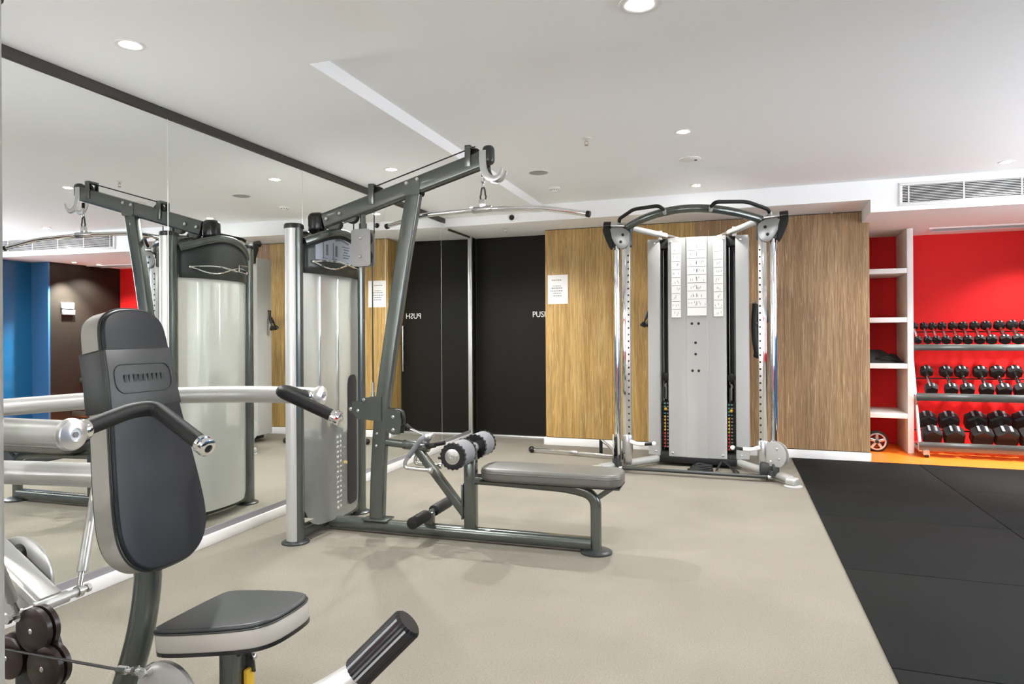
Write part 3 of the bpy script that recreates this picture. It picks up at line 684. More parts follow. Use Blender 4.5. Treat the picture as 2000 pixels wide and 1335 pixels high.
SP(G().sweep([O-nv*.0135+V((0, a, 0))+ev*b_ for a, b_ in grow(.0005)], circ(.0026, 6), closed=True), 'backrest_piping', 'vinyl2', bk)
band = [(-.121, .272*ky), (.121, .272*ky), (.119, .37*ky), (.1185, .44*ky), (-.1185, .44*ky), (-.119, .37*ky)]
band = [(a*1.004, b_) for a, b_ in [(-.1285, .272*ky), (.1285, .272*ky), (.121, .37*ky), (.1195, .445*ky), (-.1195, .445*ky), (-.121, .37*ky)]]
bd = SP(G().prism(band, O-nv*.0925, (0, 1, 0), ev, .0965, bev=.007, seg=3), 'head_cover', 'vinyl2', bk, 'grey vinyl sleeve around the upper backrest')
bx = [O+nv*.0052+V((0, a, 0))+ev*(b_+.358*ky) for a, b_ in rrect(.20, .082, .03, 5)]
SP(G().sweep(bx, circ(.0018, 6), closed=True), 'embossed_border', 'vinyl2', bk)
g = G(); x_ = -.07
for k, w_ in enumerate((.012, .006, .014, .016, .012, .014, .012, .010, .014)):
    p = O+nv*.0052+V((0, x_+w_/2, 0))+ev*(.358*ky); g.box(p-V((.001, w_/2, .011)), p+V((.001, w_/2-.003, .011))); x_ += .0165
SP(g, 'embossed_mark', 'vinyl2', bk)['kind'] = 'stuff'
SP(G().sweep(smooth_path([(-1.665, YM, .86), (-1.63, YM, .72), (-1.618, YM, .60), (-1.645, YM, .44), (-1.70, YM, .28), (-1.80, YM, .04)], 5), oval(.040, .034, 24), upv=(0, 1, 0)), 'back_post', 'dark')
SP(G().rtube([(-2.86, YM, .045), (-1.28, YM, .045)], .09, .07, rad=.025), 'floor_beam', 'dark')
SP(G().rtube([(-1.32, YM-.28, .03), (-1.32, YM+.28, .03)], .07, .055, rad=.02), 'front_foot', 'dark')
SP(G().tube([(-2.84, YM, .86), (-2.19, YM, .873), (-1.70, YM, .888)], .0365, 20), 'horizontal_tube', 'silver')
# seat
so_ = V((-1.45, YM, .465)); sx = V((1, 0, .13)).normalized(); sn = V((-.13, 0, 1)).normalized()
sq = [(.0, -.150), (.09, -.152), (.27, -.128), (.325, -.09), (.335, 0), (.325, .09), (.27, .128), (.09, .152), (.0, .150), (-.012, .11), (-.012, -.11)]
SP(G().prism(soft(sq), so_-sn*.008, sx, (0, 1, 0), .010), 'seat_board', 'blackgloss')
st_ = SP(G().prism(soft(sq), so_, sx, (0, 1, 0), .050, bev=.006), 'seat_cushion', 'side', label='pale taupe side of the seat')
SP(G().prism([(a*.995, b_*.99) for a, b_ in soft(sq)], so_+sn*.049, sx, (0, 1, 0), .014, bev=.010, seg=4), 'seat_top', 'vinyl2', st_, 'dark grey vinyl top of the seat')
SP(G().sweep([so_+sn*.0505+sx*a+V((0, b_, 0)) for a, b_ in soft(sq)], circ(.0025, 6), closed=True), 'seat_piping', 'vinyl2', st_)
SP(G().box((-1.345, YM-.03, .07), (-1.300, YM+.03, .472), .004), 'seat_post', 'dark')
SP(G().cyl((-1.2995, YM-.004, .425), (-1.2975, YM-.004, .425), .010, 14), 'post_hole', 'shadowgap')
SP(G().cyl((-1.335, YM-.0300, .455), (-1.335, YM-.033, .455), .004, 8), 'post_pin', 'steel')
SP(G().prism([(-1.325, .455), (-1.295, .43), (-1.28, .40), (-1.275, .36), (-1.325, .36)], (0, YM+.036, 0), (1, 0, 0), (0, 0, 1), .006), 'adjuster_plate', 'darker')
SP(G().cyl((-1.285, YM+.03, .398), (-1.285, YM+.045, .398), .009, 10, .002), 'adjuster_bolt', 'steel')
SP(G().box((-1.298, YM+.01, .25), (-1.285, YM+.045, .372), .005), 'adjuster_lever', 'yellow', label='yellow seat adjuster lever')
# press arms
for s_, nm in ((-1, 'near'), (1, 'far')):
    yy = lambda y: YM+s_*y
    pth = smooth_path([(-1.352, yy(.469), 1.090), (-1.62, yy(.466), 1.090), (-1.90, yy(.40), 1.085), (-2.15, yy(.285), 1.072), (-2.36, yy(.15), 1.058), (-2.50, yy(.05), 1.05)], 6)
    ar = SP(G().sweep(pth, circ(.0295, 24)), 'press_arm', 'silver', label='silver curved press arm')
    SP(G().lathe((-1.352, yy(.469), 1.090), (1, 0, 0), [(-.004, .030), (0, .0345), (.011, .0345), (.015, .0325), (.0205, .022), (.022, .0145), (.018, .013), (.018, .0005)], 32), 'arm_end_cap', 'alu', ar)
    SP(G().cyl((-1.3345, yy(.469), 1.09), (-1.331, yy(.469), 1.09), .0065, 6), 'cap_screw', 'ink', ar)
    SP(G().cyl((-1.372, yy(.434), 1.090), (-1.372, yy(.41), 1.094), .024, 20, .003), 'grip_collar', 'chrome', ar)
    gp = fillet([(-1.372, yy(.44), 1.089), (-1.362, yy(.30), 1.122), (-1.345, yy(.245), 1.124), (-1.175, yy(.278), 1.048)], .055, 8)
    SP(G().sweep(gp, circ(.0185, 20)), 'hand_grip', 'grip', ar, 'black foam hand grip')
    d_ = (V(gp[-1])-V(gp[-2])).normalized(); e = V(gp[-1])
    SP(G().lathe(e-d_*.006, d_, [(0, .0195), (.004, .0225), (.012, .0225), (.014, .020), (.018, .020), (.020, .0225), (.028, .0215), (.031, .017), (.031, .010), (.024, .009)], 24), 'grip_end_ring', 'chrome', ar)
    SP(G().cyl(e+d_*.018, e+d_*.0195, .009, 14), 'grip_end_plug', 'black', ar)
    # link rod to the crossbar
    a_ = V((-1.996, yy(.098), .484)); b_ = V((-2.125, yy(.335), 1.052)) if s_ > 0 else V((-1.90, 1.225, 1.062)); d_ = (b_-a_).normalized()
    SP(G().cyl(a_+d_*.06, a_+d_*.36, .0155, 16).cyl(a_+d_*.36, b_, .0125, 16), 'link_rod', 'silver')
    SP(G().cyl(a_+d_*.012, a_+d_*.066, .0085, 12).lathe(a_-V((0, .008, 0)), (0, 1, 0), [(0, .010), (0, .018), (.016, .018), (.016, .010)], 20), 'rod_end', 'steel')
    SP(G().cyl(a_, a_+V((0, s_*.026, 0)), .0095, 12).cyl(a_+V((0, s_*.026, 0)), a_+V((0, s_*.038, 0)), .014, 6), 'pivot_bolt', 'steel')
SP(G().cyl((-1.996, YM-.09, .484), (-1.996, YM+.09, .484), .0125, 16).cyl((-1.996, YM-.055, .484), (-1.996, YM+.055, .484), .019, 18), 'crossbar', 'silver')
SP(G().rtube([(-2.005, YM, .489), (-2.28, YM, .66)], .085, .045, rad=.014), 'lever_arm', 'silver')
SP(G().cyl((-2.20, YM+.06, .515), (-2.20, YM+.072, .515), .135, 40, .002), 'cam_disc', 'silver')
SP(G().cyl((-2.20, YM-.09, .60), (-2.20, YM+.09, .60), .03, 20), 'lever_pivot', 'darker')
for x_, z_ in ((-1.945, .444), (-1.902, .340), (-2.045, .352)):
    pl = SP(G().lathe((x_, 1.492, z_), (0, 1, 0), [(0, .058), (.003, .064), (.018, .064), (.020, .055), (.026, .055), (.028, .064), (.043, .064), (.046, .058)], 32), 'pulley', 'pulley')
    SP(G().lathe((x_, 1.4925, z_), (0, -1, 0), [(0, .008), (.003, .008), (.005, .004)], 12), 'pulley_bolt', 'steel', pl)
    SP(G().cyl((x_, 1.53, z_), (x_, 1.548, z_), .012, 12), 'pulley_axle', 'darker')
SP(G().prism([(-2.08, .07), (-1.89, .07), (-1.89, .36), (-1.93, .46), (-1.965, .46), (-2.08, .36)], (0, 1.556, 0), (1, 0, 0), (0, 0, 1), .010), 'pulley_bracket', 'darker')
SP(G().tube([(-2.80, 1.484, .384), (-1.607, 1.484, .384)], .0042, 8), 'cable', 'cable')
SP(G().cyl((-1.612, 1.484, .384), (-1.580, 1.484, .386), .011, 6).cyl((-1.585, 1.484, .385), (-1.548, 1.484, .390), .008, 12).cyl((-1.558, 1.484, .389), (-1.543, 1.484, .391), .013, 6).cyl((-1.548, 1.484, .390), (-1.515, 1.484, .394), .010, 12), 'cable_fitting', 'chrome')
cm = SP(G().cyl((-1.458, 1.488, .325), (-1.458, 1.503, .325), .098, 36, .002), 'cam_plate', 'silver')
SP(G().cyl((-1.508, 1.468, .396), (-1.508, 1.506, .396), .014, 16).cyl((-1.508, 1.458, .396), (-1.508, 1.468, .396), .011, 6), 'cam_bolt', 'steel', cm)
SP(G().cyl((-1.458, 1.503, .29), (-1.458, YM-.02, .29), .02, 14).rtube([(-1.458, YM-.03, .31), (-1.458, YM-.03, .07)], .03, .05, upv=(0, 1, 0), rad=.006), 'cam_mount', 'dark')
# column of the next machine at the left frame edge
nx = thing('weight_tower', 'silver column of another weight tower cut off by the left edge', 'gym machine', (-1.80, .955, 0))
tower(nx, MX.Translation((-1.79, .955, 0)) @ MX.Rotation(-PI/2, 4, 'Z'), label_plate=False)
# lever handle rising from the bottom edge
lv = thing('lever_handle', 'silver bent lever with a ribbed black grip rising from the bottom edge', 'lever', (-.80, .79, 0))
pth = smooth_path([(-.80, .79, .015), (-.80, .79, .35), (-.765, .795, .60), (-.66, .81, .745), (-.56, .823, .795), (-.492, .841, .836), (-.47, .8475, .8587)], 6)
G().sweep(pth, circ(.0178, 24)).out('tube', 'silver', lv, world=True)
rib = [((.0225 if i % 2 else .0212)*math.cos(2*PI*i/48), (.0225 if i % 2 else .0212)*math.sin(2*PI*i/48)) for i in range(48)]
ga, gb = V((-.492, .841, .836)), V((-.424, .861, .906))
G().sweep([ga, ga+(gb-ga)*.5, gb-(gb-ga).normalized()*.004, gb], rib, scale=[1, 1, 1, .85]).out('ribbed_grip', 'blackgloss', lv, world=True)
G().lathe((-.80, .79, 0), (0, 0, 1), [(0, .09), (.012, .09), (.018, .08), (.02, .03)], 32).out('base_plate', 'darker', lv, world=True)
# ---------------------------------------------------------------- cable crossover
dp = thing('cable_crossover_machine', 'wide silver dual cable machine with chrome columns standing in front of the oak wall', 'gym machine', W(-.645, 6.9), -B)
def D(g, name, m, par=None, label=None, stuff=False):
    o = g.out(name, m, par or dp)
    if label: o['label'] = label
    if stuff: o['kind'] = 'stuff'
    return o
# centre tower
D(G().box((-.272, .052, .092), (.272, .075, 2.222)), 'front_panel_back', 'darker')
cen = [(-.272, 0), (-.262, -.006), (-.105, -.006), (-.095, -.016), (.095, -.016), (.105, -.006), (.262, -.006), (.272, 0), (.272, .05), (-.272, .05)]
fp = D(G().prism([(a, b) for a, b in cen], (0, 0, .092), (1, 0, 0), (0, 1, 0), 2.130), 'front_panel', 'silverflat', label='tall light grey steel front panel')
g = G()
for u, z in ((-.046, 1.385), (.017, 1.385), (-.012, 1.20), (-.012, 1.09), (-.042, .93), (.017, .93)):
    g.cyl((u, -.0155, z), (u, -.0175, z), .013, 14)
D(g, 'panel_holes', 'shadowgap', fp, stuff=True)
g = G()
for u, z in ((-.245, 2.185), (.245, 2.19), (-.235, .125), (.235, .125)): bolt(g, (u, -.006, z), (0, -1, 0), .012, .008)
D(g, 'panel_bolts', 'steel', fp, stuff=True)
for (u0, u1, z0, z1, n, off) in ((-.238, -.150, 1.447, 2.145, 9, 1), (-.088, .092, 1.463, 2.172, 9, 0), (.158, .244, 1.452, 2.152, 9, 1)):
    yb = -.0165 if u0 < 0 < u1 else -.0065
    c = D(G().box((u0-.006, yb-.004, z0-.006), (u1+.006, yb, z1+.03), .0015), 'exercise_chart', 'silverflat', fp)
    D(G().box((u0, yb-.0055, z0), (u1, yb-.004, z1)), 'chart_sheet', 'paper', c)
    g = G(); h_ = (z1-z0)/n
    for k in range(1, n): g.box((u0+.004, yb-.0062, z0+k*h_-.002), (u1-.004, yb-.0054, z0+k*h_+.002))
    if not off:
        for k in range(1, n): g.box(((u0+u1)/2-.003, yb-.0062, z0+k*h_+.02), ((u0+u1)/2+.003, yb-.0054, z0+k*h_+.055))
    random.seed(int(u0*1000)+900)
    for k in range(1 if not off else 0, n):
        for q in range(3 if off else 7):
            x_ = u0+.010+(u1-u0-.02)*random.random(); z_ = z0+k*h_+.012+random.random()*.03
            g.box((x_-.0018, yb-.0059, z_), (x_+.0018, yb-.0054, z_+.02))
    D(g, 'chart_print', 'ink', c, stuff=True)
for s in (-1, 1):
    D(G().prism([(s*.356, .0), (s*.474, .02), (s*.474, .30), (s*.46, .31), (s*.356, .31)][::s], (0, 0, .095), (1, 0, 0), (0, 1, 0), 2.125, bev=.004), 'side_shroud', 'silverflat')
    g = G()
    for z in (.13, 2.18): bolt(g, (s*.40, .006, z), (0, -1, 0), .012, .008)
    D(g, 'shroud_bolts', 'steel', stuff=True)
    D(G().box((s*.18, .225, .10), (s*.357, .25, 2.19)).box((s*.262, .075, .10), (s*.27, .225, 2.19)), 'slot_backing', 'black')
    D(G().box((s*.272, .02, .085), (s*.356, .22, .13)), 'slot_base', 'darker')
    D(G().box((s*.272, .06, 2.13), (s*.40, .25, 2.225), .006), 'top_bracket', 'black')
    for u in (.292, .338): D(G().cyl((s*u, .15, .12), (s*u, .15, 2.14), .009, 10), 'guide_rod', 'chrome')
    for k in range(14):
        D(G().box((s*.276, .09, .155+k*.033), (s*.355, .21, .185+k*.033), .002, 1), 'weight_plate', 'black')
    g1, g2, g3, g4 = G(), G(), G(), G()
    for k in range(14):
        u = s*.300 if s < 0 else s*.288
        a_ = -.330 if s < 0 else .278
        z = .163+k*.033
        (g3 if k < 5 else g1 if k < 10 else g2).box((a_, .0885, z), (a_+.018, .0900, z+.014))
        g4.box((a_+.03, .0885, z+.003), (a_+.042, .0895, z+.012))
    D(g1, 'yellow_stickers', 'yellow', stuff=True); D(g2, 'green_stickers', 'green', stuff=True); D(g3, 'red_stickers', 'redsm', stuff=True); D(g4, 'number_stickers', 'inkl', stuff=True)
    a_ = -.318 if s < 0 else .292
    g = G().box((a_, .0882, .33), (a_+.004, .0896, .48)); D(g, 'yellow_stripe', 'yellow')
    g = G().box((a_, .0882, .165), (a_+.004, .0896, .33)); D(g, 'red_stripe', 'redsm')
    D(G().ball((s*.31, .065, .545), .0165), 'selector_pin', 'yellow', label='yellow ball selector pin')
    D(G().cyl((s*.31, .10, .64), (s*.31, .10, .80), .008, 10).cyl((s*.31, .10, .76), (s*.31, .10, .79), .016, 12), 'selector_rod', 'chrome')
    D(G().cyl((s*.31, .085, .86), (s*.31, .115, .86), .04, 20, .004), 'stack_pulley', 'black')
    # front columns
    D(G().cyl((s*.69, -.41, .10), (s*.69, -.41, 2.22), .030, 24), 'guide_column', 'chrome', label='round polished chrome guide column')
    cp = D(G().box((s*.600-.036, -.445, .06), (s*.600+.036, -.375, 2.20), .006), 'perforated_column', 'steel', label='square bright steel column with a row of holes')
    D(G().box((s*.600+s*.004, -.4475, .30), (s*.600+s*.036, -.4445, 2.10), .001), 'chrome_face', 'chrome', cp)
    g = G()
    for k in range(28): g.cyl((s*.579, -.4445, .36+.0615*k), (s*.579, -.4472, .36+.0615*k), .0085, 10)
    D(g, 'column_holes', 'shadowgap', cp, stuff=True)
    # upper pulley head
    hd = D(G().prism([(s*a, b) for a, b in soft([(.745, 2.30), (.56, 2.27), (.565, 2.14), (.60, 2.09), (.66, 2.085), (.70, 2.13), (.745, 2.22)], 2)][::-s], (0, -.452, 0), (1, 0, 0), (0, 0, 1), .012, bev=.003), 'pulley_head_plate', 'steeldark')
    D(G().box((s*.55, -.44, 2.10), (s*.74, -.36, 2.285), .02, 3), 'pulley_head', 'darker')
    D(G().prism([(s*a, b) for a, b in soft([(.825, 2.30), (.74, 2.30), (.72, 2.12), (.735, 2.06), (.80, 2.20)], 2)][::-s], (0, -.43, 0), (1, 0, 0), (0, 0, 1), .035, bev=.004), 'pulley_guard', 'black')
    D(G().cyl((s*.585, -.41, 2.302), (s*.745, -.41, 2.315), .032, 20, .004), 'crown_sleeve', 'steel')
    D(G().cyl((s*.745, -.41, 2.315), (s*.815, -.41, 2.320), .037, 20, .006), 'crown_end', 'blackgloss')
    D(G().cyl((s*.575, -.41, 2.30), (s*.592, -.41, 2.303), .040, 20, .003), 'crown_ring', 'steel')
    for z, u in ((2.215, .625), (2.15, .645)): D(G().cyl((s*u, -.452, z), (s*u, -.468, z), .014, 14), 'head_hole', 'black')
    g = G(); bolt(g, (s*.575, -.453, 2.22), (0, -1, 0), .013, .008); bolt(g, (s*.68, -.453, 2.24), (0, -1, 0), .013, .008); D(g, 'head_bolts', 'steel', stuff=True)
    # link tube to the tower top
    D(G().cyl((s*.56, -.37, 2.285), (s*.30, .06, 2.255), .028, 18), 'link_tube', 'silver')
    D(G().cyl((s*.30, .06, 2.255), (s*.235, .165, 2.25), .018, 14), 'link_end', 'steel')
    D(G().box((s*.33, -.01, 2.21), (s*.37, .035, 2.30), .005), 'link_clamp', 'silver')
    # chin up grip
    gp = fillet([(s*.665, -.435, 2.335), (s*.65, -.48, 2.365), (s*.48, -.70, 2.405), (s*.235, -.86, 2.392), (s*.195, -.80, 2.362)], .06, 6)
    D(G().tube(gp, .0165, 14), 'chin_up_grip', 'grip')
    D(G().cyl((s*.668, -.43, 2.325), (s*.661, -.45, 2.352), .019, 14).cyl((s*.199, -.805, 2.368), (s*.188, -.775, 2.335), .0185, 14), 'grip_fitting', 'silver')
    # lower pulley heads, handles and feet
    bs = D(G().tube([(s*.33, .09, .058), (s*.815, -.60, .055)], .036, 18), 'base_tube', 'silver')
    D(G().lathe((s*.835, -.63, .0005), (0, 0, 1), [(0, .075), (.008, .075), (.014, .06)], 28), 'foot_disc', 'silverflat')
    D(G().box((s*.835-.055, -.665, .012), (s*.835+.04, -.575, .075), .02, 3, MX.Rotation(-s*.6, 3, 'Z')), 'foot_cap', 'silver')
    D(G().box((s*.62-.05, -.47, .04), (s*.62+.09*s+.02, -.36, .16), .012), 'column_foot', 'darker')
    D(G().cyl((s*.60, -.41, .165), (s*.60, -.41, .345), .050, 24, .005), 'lower_carriage', 'steel')
    if s < 0: nrm = V((-.98, -.2, 0))
    else: nrm = V((-.55, -.835, 0))
    c = V((s*.70, -.47, .235)); n_ = nrm.normalized()
    tt = V((0, 0, 1)).cross(n_).normalized()
    o_ = [(.115*math.cos(a), .115*math.sin(a)) for a in [math.radians(-60+q*12) for q in range(26)]]
    if s < 0: o_ = [(-a, b) for a, b in o_][::-1]
    D(G().prism(o_, c+n_*.02, tt, (0, 0, 1), .008, bev=.002), 'lower_pulley_plate', 'silverflat')
    D(G().prism(o_, c-n_*.022, tt, (0, 0, 1), .006), 'lower_pulley_plate', 'silverflat')
    D(G().cyl(c-n_*.014, c+n_*.014, .09, 28, .005), 'lower_pulley', 'black')
    g = G()
    for a, b in ((.03, .055), (-.03, -.06), (.05, -.03)): bolt(g, c+n_*.028+tt*a+V((0, 0, b)), n_, .011, .008)
    D(g, 'pulley_bolts', 'steel', stuff=True)
    D(G().box((s*.70-.03, -.50, .05), (s*.70+.03, -.44, .16), .012).cyl((s*.66, -.50, .10), (s*.66, -.50, .05), .022, 14), 'pulley_swivel', 'darker')
    D(G().tube(fillet([(s*.57, -.44, .285), (s*.50, -.455, .265), (s*.43, -.46, .268)], .03, 5), .019, 14), 'release_handle', 'trimwhite')
    D(G().cyl((s*.43, -.46, .268), (s*.355, -.475, .278), .0145, 14), 'release_grip', 'grip')
    D(G().ball((s*.345, -.477, .280), .021), 'release_knob', 'trimwhite')
D(G().box((-.36, -.02, .03), (.36, .30, .092), .006), 'base_plinth', 'black')
arch = [(-.60, -.415, 2.287), (-.53, -.50, 2.302), (-.36, -.66, 2.334), (-.18, -.765, 2.354), (0, -.80, 2.361), (.18, -.765, 2.354), (.36, -.66, 2.334), (.53, -.50, 2.302), (.60, -.415, 2.287)]
D(G().sweep(smooth_path(arch, 5), oval(.030, .036, 20), upv=(0, 0, 1)), 'crown_arch', 'dark')
D(G().tube(smooth_path([(-.24, .16, 2.25), (-.12, .17, 2.225), (0, .17, 2.219), (.12, .17, 2.225), (.24, .16, 2.25)], 5), .010, 8), 'crossing_cable', 'steel')
D(G().cyl((-.635, -.507, .045), (.635, -.507, .045), .0165, 16), 'front_bar', 'darker')
for s in (-1, 1): D(G().cyl((s*.635, -.507, .045), (s*.662, -.507, .045), .019, 16, .003), 'bar_end', 'steel')
# ---- accessories around it
def acc(name, label, cat, s_, t_, z_, rz=0.): return thing(name, label, cat, W(s_, t_, z_), -B+rz)
t = acc('tricep_rope', 'black tricep rope hanging on a hook on the right side shroud', 'cable handle', -.112, 7.14, 1.575)
G().tube([(-.0525, 0, .004), (-.02, 0, .012), (.0, 0, .02), (.02, 0, -.01)], .006, 8).out('snap_hook', 'chrome', t)
G().tube(smooth_path([(.0, 0, .0), (-.012, 0, -.15), (-.008, 0, -.33), (.015, 0, -.50)], 5), .030, 14).out('rope_strand', 'black', t)
G().tube(smooth_path([(-.015, .02, .0), (.03, .02, -.14), (.005, .02, -.35), (.03, .02, -.47)], 5), .024, 14).out('rope_strand', 'black', t)
G().ball((.02, 0, -.50), .048, (1, 1, .7)).ball((.055, .02, -.28), .032).out('rope_knot', 'black', t)
G().tube(smooth_path([(.02, -.02, -.02), (.09, -.02, -.05), (.11, -.02, -.14), (.11, -.02, -.18)], 5), .012, 10).tube([(.0, -.02, -.19), (.11, -.02, -.17)], .016, 12).out('stirrup_handle', 'darker', t)
t = acc('strap_handles', 'pair of black cone ended strap handles hanging left of the left shroud', 'cable handle', -1.178, 7.14, 1.575)
for dx, k in ((0, -1), (.03, 1)):
    G().tube([(.0505, .02*k, .02), (.040, .02*k, .02), (.035+dx*.3, .02*k, -.06)], .006, 8).out('strap', 'black', t)
    G().lathe((.03+dx*.3, .02*k, -.06), (-.35 if k < 0 else -.22, -.1 if k < 0 else .5, -1), [(0, .013), (.075, .016), (.08, .009), (.11, .009), (.125, .022), (.15, .034), (.165, .028)], 16).out('grip', 'blackgloss', t)
t = acc('straight_cable_bar', 'short chrome cable bar with black ball ends lying left of the cable machine', 'exercise bar', -1.95, 7.10, .0)
pth = smooth_path([(-.46, .06, .036), (-.2, .035, .040), (.0, .015, .036), (.26, -.03, .036), (.52, -.07, .036)], 4)
G().tube(pth, .0145, 12).out('bar', 'chrome', t)
G().ball((-.475, .062, .036), .036).ball((.53, -.07, .034), .034).out('ball_end', 'blackgloss', t)
G().cyl((-.04, .02, .038), (.06, .004, .037), .021, 14, .003).out('swivel_collar', 'steel', t)
t = acc('vee_row_handle', 'chrome and black vee handle standing behind the chrome cable bar', 'cable handle', -1.55, 7.22, .0)
G().cyl((-.12, 0, .0), (-.12, 0, .165), .018, 14).out('grip', 'grip', t)
G().tube(smooth_path([(-.12, 0, .165), (-.06, .01, .12), (.0, .02, .065), (.06, .02, .035), (.16, .02, .03)], 4), .0145, 12).out('frame_bar', 'chrome', t)
G().tube([(.0, .02, .06), (.14, .02, .03)], .019, 12).out('frame_grip', 'grip', t)
t = acc('coiled_strap', 'coil of black rubber cord on the carpet under the cable machine', 'cord', -.60, 6.66, 0)
for k in range(4):
    pts = [((.105-.012*k)*math.cos(2*PI*i/24)+.01*k, (.06-.006*k)*math.sin(2*PI*i/24), .016+.015*k+.006*math.sin(4*PI*i/24+k)) for i in range(24)]
    G().tube(pts, .0135, 10, closed=True).out('cord_loop', 'black', t)
t = acc('tripod_strap', 'black strap legs spread from under the cable machine panel to the carpet', 'strap', -.40, 6.74, 0)
for a, b in (((.0, .10, .075), (.14, -.06, .012)), ((.02, .11, .075), (.10, -.05, .012)), ((-.02, .10, .075), (-.06, -.02, .012))):
    G().rtube([a, b], .022, .008, rad=.003).out('strap_leg', 'black', t)
# ---------------------------------------------------------------- alcove: shelves, bag, wheel, rack
t = thing('shelf_unit', 'white built in shelf unit with five bays at the left end of the red alcove', 'shelves', (0, 0, 0), -B)
G().box((1.382, 8.33, .006), (1.440, 8.995, 2.386), .002).out('upright', 'white', t)
for z in (1.915, 1.394, .902, .373): G().box((.954, 8.335, z), (1.382, 8.995, z+.054), .002).out('shelf', 'white', t)
t = acc('gym_bag', 'flat black gym bag slumped on the third white shelf', 'bag', 1.14, 8.55, .956)
g = G(); bm = g.bm; random.seed(11); NX, NY = 22, 10; gv = []
for i in range(NX+1):
    r_ = []
    for j in range(NY+1):
        u, v_ = i/NX, j/NY*2-1
        h_ = (.15*(1-u)**.6+.02)*max(0, 1-abs(v_)**2.4)*(1 if u < .93 else (1-u)/.07*.8)*min(1, u*12+.15)+.02*math.sin(u*17+v_*5)*(1-abs(v_))*(u < .9)
        r_.append(bm.verts.new((-.17+.40*u, v_*(.17-.05*u), max(.003, h_))))
    gv.append(r_)
for i in range(NX):
    for j in range(NY): bm.faces.new((gv[i][j], gv[i+1][j], gv[i+1][j+1], gv[i][j+1]))
bot = [gv[0][j] for j in range(NY+1)]+[gv[i][NY] for i in range(1, NX+1)]+[gv[NX][j] for j in range(NY-1, -1, -1)]+[gv[i][0] for i in range(NX-1, 0, -1)]
bm.faces.new(bot[::-1]); g.out('bag_body', 'black', t, smooth=60)
G().tube(smooth_path([(-.05, -.14, .05), (.05, -.165, .07), (.15, -.12, .03), (.22, -.05, .012)], 5), .008, 8).out('bag_strap', 'black', t)
t = acc('ab_roller', 'grey five spoked ab roller wheel with black tyre standing on the orange floor', 'exercise wheel', 1.09, 8.37, .006)
rr = .112
G().hoop((0, -.03, rr), (0, 1, 0), [(0, .086), (0, .104), (.012, rr), (.048, rr), (.06, .104), (.06, .086)], 40).out('tyre', 'black', t)
G().hoop((0, -.034, rr), (0, 1, 0), [(0, .076), (0, .092), (.068, .092), (.068, .076)], 40).out('rim', 'steel', t)
for k in range(5):
    a = 2*PI*k/5+.3; g = G().rtube([(.016*math.cos(a), -.022, rr+.016*math.sin(a)), (.080*math.cos(a), -.022, rr+.080*math.sin(a))], .028, .018, upv=(0, 1, 0), rad=.004); g.out('spoke', 'steel', t)
G().lathe((0, -.015, rr), (0, 1, 0), [(0, .05), (.03, .05)], 20).lathe((0, -.045, rr), (0, 1, 0), [(0, .010), (.004, .020), (.09, .020), (.094, .010)], 20).out('hub', 'darker', t)
G().cyl((0, .05, rr), (0, .16, rr), .014, 12).cyl((0, -.05, rr), (0, -.10, rr), .013, 12).out('handle', 'grip', t)
# dumbbell rack
rk = thing('dumbbell_rack', 'grey steel three tier dumbbell rack against the red wall', 'rack', (0, 0, 0), -B)
tiers = [(8.245, .225, 8.47, .35), (8.345, .695, 8.575, .865), (8.555, 1.205, 8.755, 1.352)]      # front head centre t,z / rear head centre t,z
S0, S1 = 1.450, 3.35
rails = [(8.125, .075, .165), (8.255, .575, .655), (8.475, 1.092, 1.158)]
for (tf, z0, z1), (a, b, c, d) in zip(rails, tiers):
    G().box((S0, tf, z0), (S1, tf+.012, z1), .003).out('front_rail', 'dark', rk)
    r_ = {0: .105, 1: .072, 2: .052}[tiers.index((a, b, c, d))]
    ang = math.atan2(d-b, c-a); nx_, nz_ = -math.sin(ang), math.cos(ang)
    # tray bars under the heads
    for tt_, zz_ in ((a, b), (c, d)):
        p = (tt_-nx_*(r_+.012), zz_-nz_*(r_+.012)); G().box((S0, p[0]-.018, p[1]-.016), (S1, p[0]+.018, p[1]-.004), .003).out('tray_bar', 'black', rk)
for s in (S0+.0165, S1-.0165):
    g = G().rtube([(s, 8.16, .06), (s, 8.58, 1.02), (s, 8.84, 1.30)], .028, .05, rad=.005, fil=.05); g.out('upright', 'steel', rk)
    for q, (tf, z0, z1) in enumerate(rails): G().box((s-.015, tf+.004, z0-.01), (s+.015, tf+.10, z1-.02), .004).out('tier_bracket', 'steel', rk)
    ft = s+(.042 if s < 2 else -.042)
    G().rtube([(ft, 8.10, .06), (ft, 8.88, .06)], .055, .05, rad=.008).out('foot', 'steel', rk)
    G().cyl((ft-.012, 8.12, .030), (ft+.026, 8.12, .030), .022, 16, .003).out('castor', 'black', rk)
    G().cyl((ft+.0265, 8.12, .030), (ft+.03, 8.12, .030), .014, 14).out('castor_hub', 'trimwhite', rk)
    G().rtube([(s, 8.80, .06), (s, 8.80, 1.28)], .028, .04, upv=(0, 1, 0), rad=.006).out('rear_leg', 'steel', rk)
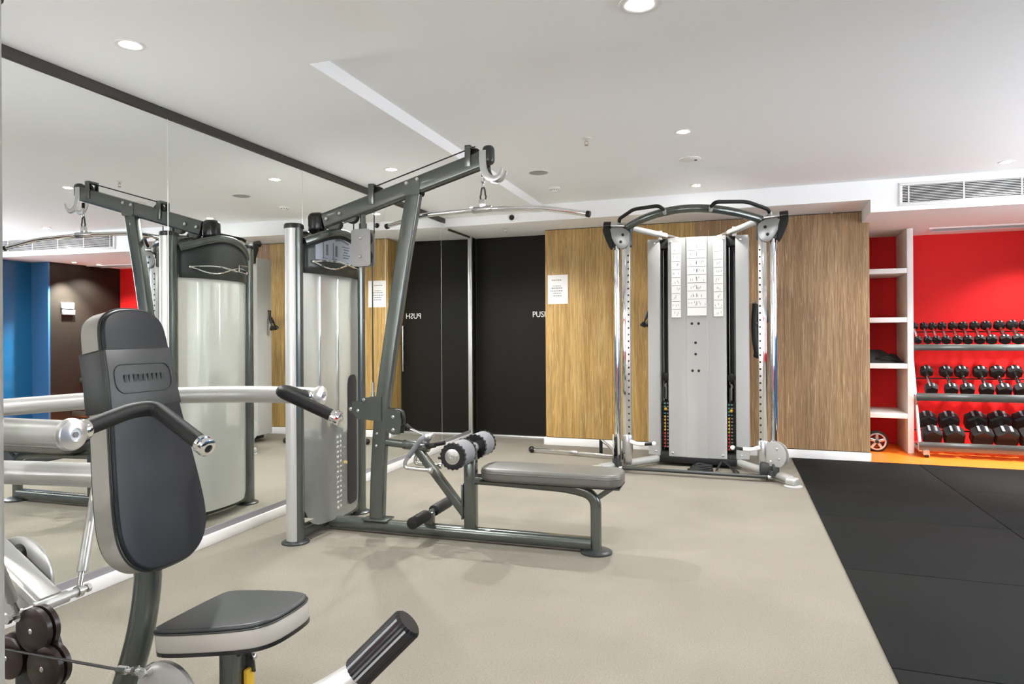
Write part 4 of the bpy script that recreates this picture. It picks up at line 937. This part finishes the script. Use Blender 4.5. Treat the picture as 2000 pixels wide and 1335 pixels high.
# dumbbells: one of each tier kind, then copies
def hexa(r): return [(r*math.cos(PI/6+PI*i/3), r*math.sin(PI/6+PI*i/3)) for i in range(6)]
def dumbbell(r, hl, gap, hr):
    t = thing('dumbbell', '', 'dumbbell')
    for s in (-1, 1):
        L0 = gap/2; g = G()
        ring = [(L0, .80), (L0+.012, 1.0), (L0+hl-.016, 1.0), (L0+hl, .86)]
        rings = [g.ring(V((0, s*q, 0)), V((1, 0, 0)), V((0, 0, 1)), [(a*k, b*k) for a, b in hexa(r)]) for q, k in ring]
        g.skin(rings); h = g.out('head', 'black', t, smooth=0)
        G().box((-r*.42, s*(L0+.02) if s > 0 else -(L0+hl-.02), r*.866), (r*.42, s*(L0+hl-.02) if s > 0 else -(L0+.02), r*.866+.0012)).out('weight_mark', 'foam', h, smooth=0)
    G().lathe((0, -gap/2, 0), (0, 1, 0), [(0, hr), (gap*.25, hr*1.15), (gap*.5, hr*1.3), (gap*.75, hr*1.15), (gap, hr)], 14).out('handle', 'chrome', t)
    return t
ordn = ['first', 'second', 'third', 'fourth', 'fifth', 'sixth', 'seventh', 'eighth', 'ninth', 'tenth', 'eleventh', 'twelfth']
top_s = [1.52, 1.612, 1.697, 1.786, 1.887, 1.983, 2.09, 2.196, 2.315, 2.43, 2.55, 2.672]; mid_s = [1.602, 1.784, 1.927, 2.096, 2.246, 2.398, 2.56]; bot_s = [1.585, 1.782, 2.025, 2.231, 2.45]
for ti, (ss, nm) in enumerate(((bot_s, 'bottom'), (mid_s, 'middle'), (top_s, 'top'))):
    a, b, c, d = tiers[ti]; ang = math.atan2(d-b, c-a); mid = ((a+c)/2, (b+d)/2); dist = math.hypot(c-a, d-b)
    hl = {0: .13, 1: .088, 2: .062}[ti]; proto = None
    for k, s in enumerate(ss):
        r_ = {0: .098+.006*k, 1: .066+.0022*k, 2: .041+.0022*k}[ti]
        if proto is None:
            proto = r0 = dumbbell(r_, hl, dist-hl, .014 if ti < 2 else .0125); o = proto; rp = r_
        else: o = dup(proto)
        kk = r_/rp; o.scale = (kk, 1, kk)
        lift = max(0, r_-{0: .105, 1: .072, 2: .052}[ti])*.9
        o.location = W(s, mid[0]-math.sin(ang)*lift, mid[1]+math.cos(ang)*lift); o.rotation_euler = (MX.Rotation(-B, 3, 'Z') @ MX.Rotation(ang, 3, 'X')).to_euler()
        o['label'] = 'black hex dumbbell with chrome handle, %s from the left on the %s tier' % (ordn[k], nm)
        o['group'] = 'hex dumbbells on the %s tier of the rack' % nm
